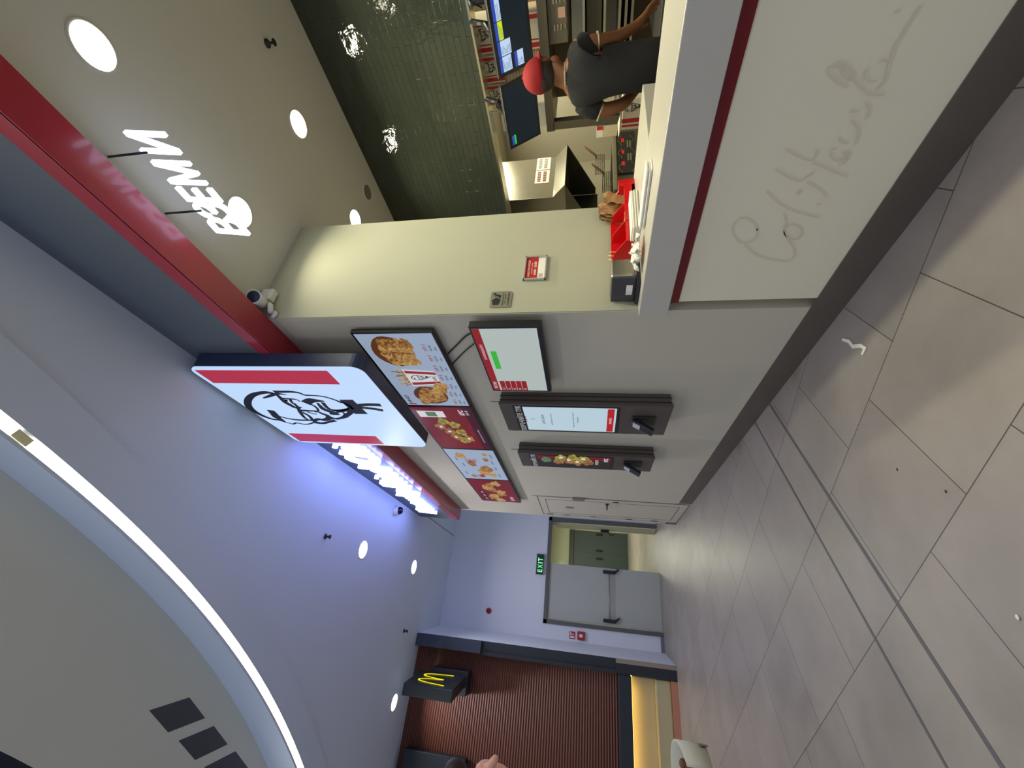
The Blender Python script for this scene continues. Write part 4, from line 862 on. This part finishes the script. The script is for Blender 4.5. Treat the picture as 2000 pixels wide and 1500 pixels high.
# ------------------------------------------------------------------ the storefront at the back
q = MB(); q.box((-4.5, 8.405, .9), (-.44, 8.46, 4.34)); tag(q.build('roller_shutter', shutter_mat(), origin=(-2, 8.4, .9)), 'closed red-brown ribbed shutter of the neighbouring stand', 'shutter')
t = thing('shop_frame', 'dark navy portal frame around the red-brown shutter', 'shop frame', (-.4, 8.3, 0))
DN = mat('portal navy', rgb(34, 38, 46), .45)
q = MB(); q.box((-.455, 8.2, 3.17), (-.275, 8.4, 4.338)); q.build('upper_pier', mat('pier slate', rgb(58, 66, 82), .5), t)
q = MB(); q.box((-.43, 8.3, .93), (-.275, 8.4, 3.17)); q.box((-.475, 8.26, .93), (-.42, 8.38, 3.14)); q.build('middle_pier', DN, t)
q = MB(); q.box((-.47, 8.25, 0), (-.33, 8.4, .93)); q.build('lower_pier', DN, t)
q = MB(); q.box((-.33, 8.245, 0), (-.272, 8.4, .93)); q.build('tan_edge', TAN, t)
t = thing('stand_counter', 'dark topped counter with warm lit yellow front below the shutter', 'counter', (-2.4, 8.3, 0))
q = MB(); q.box((-4.5, 8.2, .70), (-.48, 8.6, .90)); q.build('worktop', DN, t, bevel=.01)
q = MB(); q.box((-4.5, 8.42, .32), (-.48, 8.6, .70)); q.box((-4.5, 8.3, .1), (-.48, 8.6, .33)); q.build('front_panel', MCY, t, bevel=.02)
q = MB(); q.box((-4.5, 8.27, 0), (-.48, 8.6, .1)); q.build('plinth', ORNG, t)
q = MB(); q.box((-4.5, 8.36, .685), (-.48, 8.39, .70)); q.build('light_line', emi('warm led', rgb(255, 205, 110), 3.), t)
light('AREA', (-2.4, 8.33, .67), 2.2, rgb(255, 210, 130), 3.6, name='under_counter_light', parent=t, shape='RECTANGLE', size_y=.05, rot=(radians(25), 0, 0))
# projecting arch sign
t = thing('projecting_sign', 'dark green-black projecting sign box with a thin yellow M', 'sign', (-.92, 7.75, 3.33))
A_, B_ = Vector((-.91, 7.4)), Vector((-.78, 8.1)); n_ = Vector((-.16, .0))
q = MB(); q.prism([tuple(A_), tuple(B_), tuple(B_+n_), tuple(A_+n_)], 3.34, 4.11); q.build('box', mat('sign box green', rgb(52, 60, 58), .45), t, bevel=.03, seg=3)
q = MB(); q.box((-1.05, 8.1, 3.3), (-.72, 8.38, 3.95)); q.build('wall_bracket', DN, t, bevel=.01)
du = (B_-A_); w_ = du.length; fr = Fr((A_.x+.004, A_.y, 3.34), (du.x, du.y, 0), (0, 0, 1))
q = MB(fr)
for s_ in (-1, 1):
    c = w_*.5; pts = []
    for i in range(17):
        s2 = i/16; x = c+s_*(.0+.24*s2); z = .2+.42*math.pow(max(0, 1-abs(2*s2-1)**2.4), .75)
        if s2 < .5: z = max(z, .26)
        pts.append((x, z if i not in (0,) else .26))
    pts[-1] = (c+s_*.25, .17)
    q.stroke(pts, .03, .004)
q.build('arches', YELL, t)
t = thing('hanging_screen', 'dark blank screen high on the shutter at the picture edge', 'screen', (-2.4, 8.3, 3.2))
q = MB(); q.box((-3.4, 8.22, 3.2), (-1.83, 8.375, 4.2)); q.build('casing', mat('dark teal', rgb(30, 38, 44), .5), t, bevel=.01)
# signs on the exit wall
t = thing('exit_sign', 'green glowing EXIT sign above the grey double doors', 'sign', (1.17, 9.38, 2.31))
q = MB(); q.box((.98, 9.36, 2.30), (1.37, 9.4, 2.46)); q.build('housing', mat('sign dark green', rgb(24, 54, 44), .4), t, bevel=.006)
q = MB(southfr(.98, 9.359, 2.30)); [q.text(c_, (u_, .03, u_+w_, .125), 0, .002, bold=.012) for c_, u_, w_ in (('E', .045, .055), ('X', .118, .07), ('I', .212, .016), ('T', .25, .07))]; q.build('letters', emi('exit green', rgb(120, 255, 160), 1.5), t)
q = MB(); q.box((.975, 9.35, 2.452), (1.375, 9.4, 2.465)); q.box((.975, 9.35, 2.295), (1.375, 9.4, 2.305)); q.build('edge_trim', STEEL, t)
t = thing('fire_alarm_button', 'square red fire alarm call point by the exit doors', 'fire alarm', (.0, 9.38, 1.44))
q = MB(); q.box((-.09, 9.35, 1.44), (.05, 9.4, 1.585)); q.build('housing', mat('alarm red', rgb(170, 30, 44), .4), t, bevel=.008)
q = MB(); q.box((-.045, 9.345, 1.485), (.005, 9.352, 1.545)); q.disc((-.02, 9.344, 1.515), .014, ax=1); q.build('push_plate', WHT, t)
t = thing('fire_sign', 'small red and white fire safety sign above the call point', 'sign', (-.02, 9.39, 1.63))
q = MB(); q.box((-.085, 9.393, 1.625), (.035, 9.4, 1.735)); q.build('plate', mat('sign red', rgb(170, 40, 60), .5), t)
q = MB(); q.box((-.07, 9.392, 1.64), (-.04, 9.3935, 1.72)); q.disc((-.01, 9.392, 1.665), .014, ax=1); q.box((-.025, 9.392, 1.695), (.02, 9.3935, 1.72)); q.build('symbol', WHT, t)
t = thing('alarm_sounder', 'round red alarm sounder high on the exit wall', 'alarm', (.22, 9.37, 3.36))
q = MB(); q.lathe([(.001, 9.33), (.035, 9.335), (.05, 9.36), (.055, 9.4)], (.22, 0, 3.36), ax=1); q.build('body', mat('alarm red', rgb(170, 30, 44), .4), t)
q = MB(); q.lathe([(.001, 9.325), (.02, 9.33), (.02, 9.335)], (.22, 0, 3.36), ax=1); q.build('grille', FRED, t)

# ------------------------------------------------------------------ litter on the floor
q = MB(); q.stroke([(1.545, 2.10), (1.50, 2.055), (1.455, 2.04), (1.42, 1.985), (1.39, 1.965), (1.375, 2.0)], (.014, .02, .022, .02, .026, .012), .006); o = q.build('paper_scrap', PAPER); tag(o, 'twisted strip of white paper on the floor near the wall', 'paper scrap'); s_ = o.modifiers.new('s', 'SOLIDIFY'); s_.thickness = .004
q = MB(); q.ell((.194, 1.769, .004), (.009, .006, .004), 10); tag(q.build('crumb', PAPER), 'tiny white crumb on the floor tiles at the picture edge', 'crumb', kind='thing')
for x, y in ((.787, 2.054), (.625, 1.844)):
    q = MB(); q.ell((x, y, .002), (.007, .004, .002), 8); tag(q.build('debris', mat('brown debris', rgb(70, 56, 46), .8)), 'tiny dark speck of debris on a floor tile joint', 'debris', 'dark specks on the floor', 'thing')

# ------------------------------------------------------------------ people
def skinned(name, joints, edges, m, parent=None, sub=2, root=0):
    o = Vector(parent['_o']) if parent is not None else Vector((0, 0, 0))
    me = bpy.data.meshes.new(name); me.from_pydata([Vector(j[:3])-o for j in joints], edges, []); ob = bpy.data.objects.new(name, me); COL.objects.link(ob)
    if parent is not None: ob.parent = parent
    sk = ob.modifiers.new('skin', 'SKIN'); sk.use_smooth_shade = True
    lay = me.skin_vertices[0].data if me.skin_vertices else None
    if lay is None: bpy.context.view_layer.objects.active = ob; bpy.ops.mesh.customdata_skin_add(); lay = me.skin_vertices[0].data
    for i, j in enumerate(joints):
        r = j[3] if isinstance(j[3], tuple) else (j[3], j[3]); lay[i].radius = r; lay[i].use_root = (i == root)
    ss = ob.modifiers.new('sub', 'SUBSURF'); ss.levels = sub; ss.render_levels = sub
    me.materials.append(m); ob['_o'] = tuple(o)
    return ob
def hand(J, E, wi, p, d, side, n, s=1.0, curl=.3):
    """five-fingered hand: p wrist, d pointing, side toward the thumb, n palm normal"""
    p, d, side, n = Vector(p), Vector(d).normalized(), Vector(side).normalized(), Vector(n).normalized()
    J.append((*(p+d*.045*s), (.026*s, .017*s))); pi_ = len(J)-1; E.append((wi, pi_))
    for k, (off, L) in enumerate(((.027, .07), (.009, .08), (-.009, .074), (-.026, .058))):
        b0 = p+d*.085*s+side*off*s; J.append((*b0, .0095*s)); a = len(J)-1; E.append((pi_, a))
        m1 = b0+(d*L*.5-n*curl*L*.35)*s; J.append((*m1, .008*s)); E.append((a, len(J)-1))
        m2 = m1+(d*L*.4-n*curl*L*.8)*s; J.append((*m2, .0068*s)); E.append((len(J)-2, len(J)-1))
    t0 = p+d*.03*s+side*.034*s; J.append((*t0, .011*s)); E.append((pi_, len(J)-1))
    t1 = t0+(d*.035+side*.022-n*.01)*s; J.append((*t1, .0095*s)); E.append((len(J)-2, len(J)-1))
    t2 = t1+(d*.028+side*.004-n*.012)*s; J.append((*t2, .008*s)); E.append((len(J)-2, len(J)-1))
person = thing('person', 'worker in a red cap and dark polo seen from behind at the kitchen', 'person', (3.0, 1.27, 0))
# pelvis first (root), then spine, neck, head, legs, arms
J = [(3.0, 1.28, .98, (.10, .08)), (3.0, 1.28, 1.14, (.12, .09)), (3.01, 1.28, 1.30, (.14, .09)), (3.02, 1.28, 1.44, (.12, .075)), (3.02, 1.285, 1.54, (.055, .055)), (3.025, 1.275, 1.60, .055),
     (3.03, 1.262, 1.66, (.075, .085)), (3.03, 1.265, 1.72, (.08, .09)),
     (3.02, 1.345, .86, .06), (3.02, 1.37, .5, .05), (3.0, 1.38, .1, .04), (3.08, 1.37, .04, .035), (3.02, 1.205, .86, .06), (3.03, 1.17, .5, .05), (3.01, 1.15, .1, .04), (3.09, 1.13, .04, .035),
     (3.0, 1.43, 1.44, .065), (2.96, 1.49, 1.3, .048), (3.0, 1.485, 1.17, .04), (3.16, 1.45, 1.06, .03),
     (3.03, 1.145, 1.44, .06), (3.05, 1.145, 1.33, .046), (3.12, 1.165, 1.23, .04), (3.22, 1.15, 1.10, .028)]
E_ = [(0, 1), (1, 2), (2, 3), (3, 4), (4, 5), (5, 6), (6, 7), (0, 8), (8, 9), (9, 10), (10, 11), (0, 12), (12, 13), (13, 14), (14, 15), (3, 16), (16, 17), (17, 18), (18, 19), (3, 20), (20, 21), (21, 22), (22, 23)]
J += [(3.075, 1.2, 1.655, .018), (3.08, 1.19, 1.60, .028)]; E_ += [(6, len(J)-2), (5, len(J)-1)]      # nose, chin turned to the right
hand(J, E_, 19, (3.16, 1.45, 1.06), (.8, -.2, -.5), (-.1, -.9, .1), (.3, 0, .9)); hand(J, E_, 23, (3.22, 1.15, 1.10), (.6, -.45, -.65), (-.1, .9, .2), (.4, 0, .9))
skinned('body', J, E_, SKIN, person)
JS = [(3.0, 1.28, .84, (.18, .15)), (3.0, 1.28, 1.10, (.165, .135)), (3.01, 1.28, 1.30, (.175, .13)), (3.02, 1.28, 1.44, (.165, .11)), (3.02, 1.285, 1.525, (.075, .07)),
      (3.0, 1.44, 1.45, .085), (2.962, 1.495, 1.30, .068), (3.03, 1.145, 1.45, .078), (3.052, 1.145, 1.33, .06)]
skinned('polo_shirt', JS, [(0, 1), (1, 2), (2, 3), (3, 4), (3, 5), (5, 6), (3, 7), (7, 8)], SHIRT, person)
skinned('trousers', [(3.0, 1.27, .98, (.17, .135)), (3.02, 1.37, .85, .105), (3.02, 1.38, .5, .085), (3.0, 1.38, .08, .075), (3.02, 1.17, .85, .105), (3.03, 1.15, .5, .085), (3.01, 1.15, .08, .075)], [(0, 1), (1, 2), (2, 3), (0, 4), (4, 5), (5, 6)], SHIRT, person)
q = MB()
for c_, ax_, r_ in (((2.961, 1.496, 1.312), (-.035, .05, -.125), .053), ((3.053, 1.145, 1.338), (.02, .0, -.125), .049), ((3.02, 1.285, 1.535), (0, 0, 1), .066)):
    a_ = Vector(ax_).normalized(); u_ = a_.cross(Vector((0, 1, .1))).normalized(); v_ = a_.cross(u_); q.tube([tuple(Vector(c_)+u_*r_*cos(2*pi*i/20)+v_*r_*sin(2*pi*i/20)) for i in range(21)], .005, 6)
q.build('piping', PIPING, person)
q = MB(); q.ell((3.03, 1.272, 1.668), (.096, .088, .085), 20); q.build('hair', HAIRD, person)
q = MB(); R = Matrix.Rotation(radians(-8), 3, 'Y')
vs = []; fs = []; n = 24
for i in range(9):
    th = (pi/2)*1.12*i/8
    for j in range(n):
        ph = 2*pi*j/n; v = R @ Vector((.105*sin(th)*cos(ph), .1*sin(th)*sin(ph), .105*cos(th))); vs.append((3.03+v.x, 1.272+v.y, 1.702+v.z))
for i in range(8):
    for j in range(n): fs.append((i*n+j, (i+1)*n+j, (i+1)*n+(j+1) % n, i*n+(j+1) % n))
q.raw(vs, fs, None, True); q.ell((3.03, 1.272, 1.808), (.01, .01, .006), 10)
cap = q.build('cap', CAPR, person); s_ = cap.modifiers.new('s', 'SOLIDIFY'); s_.thickness = .004
q = MB(); bd = Vector((.62, -.78, 0)).normalized(); bn = Vector((.78, .62, 0)); vs = []; fs = []
for i in range(7):
    for j in range(9):
        a = radians(-62+124*j/8); rr = .085+.05*i/6*max(.0, cos(a))**.6; p = Vector((3.03, 1.272, 1.70))+bd*rr*cos(a)+bn*.095*sin(a)*(1 if i == 0 else (1-.1*i/6)); vs.append((p.x, p.y, 1.715-.02*(i/6)-.02*sin(a)**2))
for i in range(6):
    for j in range(8): k = i*9+j; fs.append((k, k+1, k+10, k+9))
q.raw(vs, fs, None, True); o = q.build('cap_brim', CAPR, cap); s_ = o.modifiers.new('s', 'SOLIDIFY'); s_.thickness = .004
q = MB(); q.ell((2.934, 1.285, 1.668), (.006, .035, .022), 12); q.build('cap_opening', HAIRD, cap)

# passer-by at the left edge of the upright view: only forelock, brow and nose tip reach into the frame
pb = thing('person', 'dark haired passer-by whose forelock and nose just enter the frame', 'person', (-.52, 1.56, 0))
hx, hy, hz = -.414, 1.511, 1.636; fd = Vector((.861, -.508, 0)).normalized()      # facing picture-right
bx, by = hx-fd.x*.1, hy-fd.y*.1
J = [(bx, by, .97, (.09, .07)), (bx, by, 1.15, (.09, .065)), (bx, by, 1.34, (.09, .06)), (bx+fd.x*.02, by+fd.y*.02, 1.43, (.055, .05)), (hx-fd.x*.03, hy-fd.y*.03, 1.50, .055), (hx, hy, hz-.045, (.092, .092)), (hx, hy, hz+.035, (.096, .096))]
E_ = [(i, i+1) for i in range(6)]
J += [(hx+fd.x*.088, hy+fd.y*.088, hz-.02, .013), (hx+fd.x*.128, hy+fd.y*.128, hz-.046, .010), (hx+fd.x*.05, hy+fd.y*.05, hz-.115, .024)]; E_ += [(5, 7), (7, 8), (4, 9)]
sd = Vector((-fd.y, fd.x, 0))
for s_ in (-1, 1):
    k = len(J); J += [(bx+sd.x*.145*s_, by+sd.y*.145*s_, 1.34, .036), (bx+sd.x*.165*s_, by+sd.y*.165*s_, 1.1, .034), (bx+sd.x*.165*s_+fd.x*.05, by+sd.y*.165*s_+fd.y*.05, .86, .03)]; E_ += [(2, k), (k, k+1), (k+1, k+2)]
    hand(J, E_, k+2, J[k+2][:3], (fd.x*.2, fd.y*.2, -1), fd, sd*-s_)
    k = len(J); J += [(bx+sd.x*.09*s_, by+sd.y*.09*s_, .85, .085), (bx+sd.x*.09*s_, by+sd.y*.09*s_, .48, .06), (bx+sd.x*.09*s_, by+sd.y*.09*s_, .09, .04), (bx+sd.x*.09*s_+fd.x*.12, by+sd.y*.09*s_+fd.y*.12, .03, .03)]; E_ += [(0, k), (k, k+1), (k+1, k+2), (k+2, k+3)]
skinned('body', J, E_, SKIN2, pb)
q = MB(); q.ell((hx-fd.x*.04, hy-fd.y*.04, hz+.035), (.088, .09, .1), 22); q.ell((hx+fd.x*.03, hy+fd.y*.03, hz+.075), (.058, .058, .04), 14); q.build('hair', HAIRD, pb)
q = MB()
for s_ in (-1, 1): q.ell((hx+fd.x*.066+sd.x*.03*s_, hy+fd.y*.066+sd.y*.03*s_, hz+.0), (.012, .012, .008), 12)
q.build('eyes', mat('dark eye', rgb(40, 30, 28), .2), pb)
q = MB(); q.tube([(hx+fd.x*.068+sd.x*a_, hy+fd.y*.068+sd.y*a_, hz-.082) for a_ in (-.024, -.01, .01, .024)], .0055, 6); q.build('mouth', mat('lip', rgb(176, 96, 92), .5), pb)
for s_ in (-1, 1): q = MB(); q.ell((hx+sd.x*.078*s_, hy+sd.y*.078*s_, hz-.02), (.014, .014, .03), 12); q.build('ear', SKIN2, pb)
CL = mat('grey jacket', rgb(90, 92, 96), .85)
skinned('jacket', [(bx, by, .80, (.18, .15)), (bx, by, 1.10, (.16, .135)), (bx, by, 1.3, (.175, .135)), (bx, by, 1.42, (.1, .095))]+[(bx+sd.x*a*s_, by+sd.y*a*s_, z, r) for s_ in (-1, 1) for a, z, r in ((.145, 1.36, .085), (.168, 1.1, .07), (.168, .87, .06))], [(0, 1), (1, 2), (2, 3), (2, 4), (4, 5), (5, 6), (2, 7), (7, 8), (8, 9)], CL, pb)
skinned('trousers', [(bx, by, 1.0, (.15, .125))]+[(bx+sd.x*.09*s_, by+sd.y*.09*s_, z, r) for s_ in (-1, 1) for z, r in ((.82, .1), (.48, .075), (.08, .07))], [(0, 1), (1, 2), (2, 3), (0, 4), (4, 5), (5, 6)], mat('dark trousers', rgb(40, 42, 50), .85), pb)

# chair with a bent white back band, just inside the edge
t = thing('chair', 'chair with curved white back band and brown post at the picture edge', 'chair', (-.55, 3.1, 0))
cx0, cy0 = -.63, 3.0
q = MB(); vs = []; fs = []; n = 28
for i in range(n+1):
    a = radians(-50+200*i/n)
    for r, z in ((.19, .75), (.2, .75), (.2, .87+.03*sin(radians(180*i/n))), (.19, .87+.03*sin(radians(180*i/n)))): vs.append((cx0+r*cos(a), cy0+r*sin(a), z))
for i in range(n):
    for k in range(4): fs.append((i*4+k, (i+1)*4+k, (i+1)*4+(k+1) % 4, i*4+(k+1) % 4))
q.raw(vs, fs+[(0, 1, 2, 3), (n*4+3, n*4+2, n*4+1, n*4)], None, True); q.build('back_band', mat('off white shell', rgb(214, 212, 196), .5), t)
WOOD = mat('brown wood', rgb(112, 72, 46), .5, noise=.15, nscale=15)
q = MB(); q.lathe([(.001, .43), (.11, .43), (.12, .445), (.11, .465), (.001, .47)], (cx0-.04, cy0, 0)); q.build('seat', WOOD, t)
q = MB(); q.tube([(cx0+.0, cy0+.0, .45), (cx0+.1, cy0+.03, .85)], .022, 10); q.ell((cx0+.1, cy0+.03, .86), (.024, .024, .02), 12); q.build('post', WOOD, t)
q = MB(); q.box((cx0+.199, cy0-.06, .74), (cx0+.2015, cy0-.02, .78)); q.build('badge', mat('grey badge', rgb(110, 114, 106), .5), t)
for a in (45, 135, 225, 315):
    q = MB(); q.tube([(cx0-.04+.09*cos(radians(a)), cy0+.09*sin(radians(a)), .44), (cx0-.06+.12*cos(radians(a)), cy0+.12*sin(radians(a)), 0)], .014, 8); q.build('leg', WOOD, t)

# ------------------------------------------------------------------ hall light: the open concourse around and behind the camera
w = bpy.data.worlds.new('world'); sc.world = w; w.use_nodes = True
bg = w.node_tree.nodes['Background']; bg.inputs['Color'].default_value = (*rgb(198, 212, 240), 1); bg.inputs['Strength'].default_value = .62
for (x, y) in ((-1.5, 1.0), (-1.3, -1.5), (-2.6, 4.6)):
    light('AREA', (x, y, 4.6), 14, rgb(246, 246, 240), .5, name='concourse_light')

vs_ = sc.view_settings
sc.display_settings.display_device = 'sRGB'
vs_.view_transform = 'Standard'; vs_.look = 'None'; vs_.gamma = 1; vs_.exposure = .4; vs_.use_curve_mapping = False
for o in bpy.data.objects:
    if '_o' in o: del o['_o']
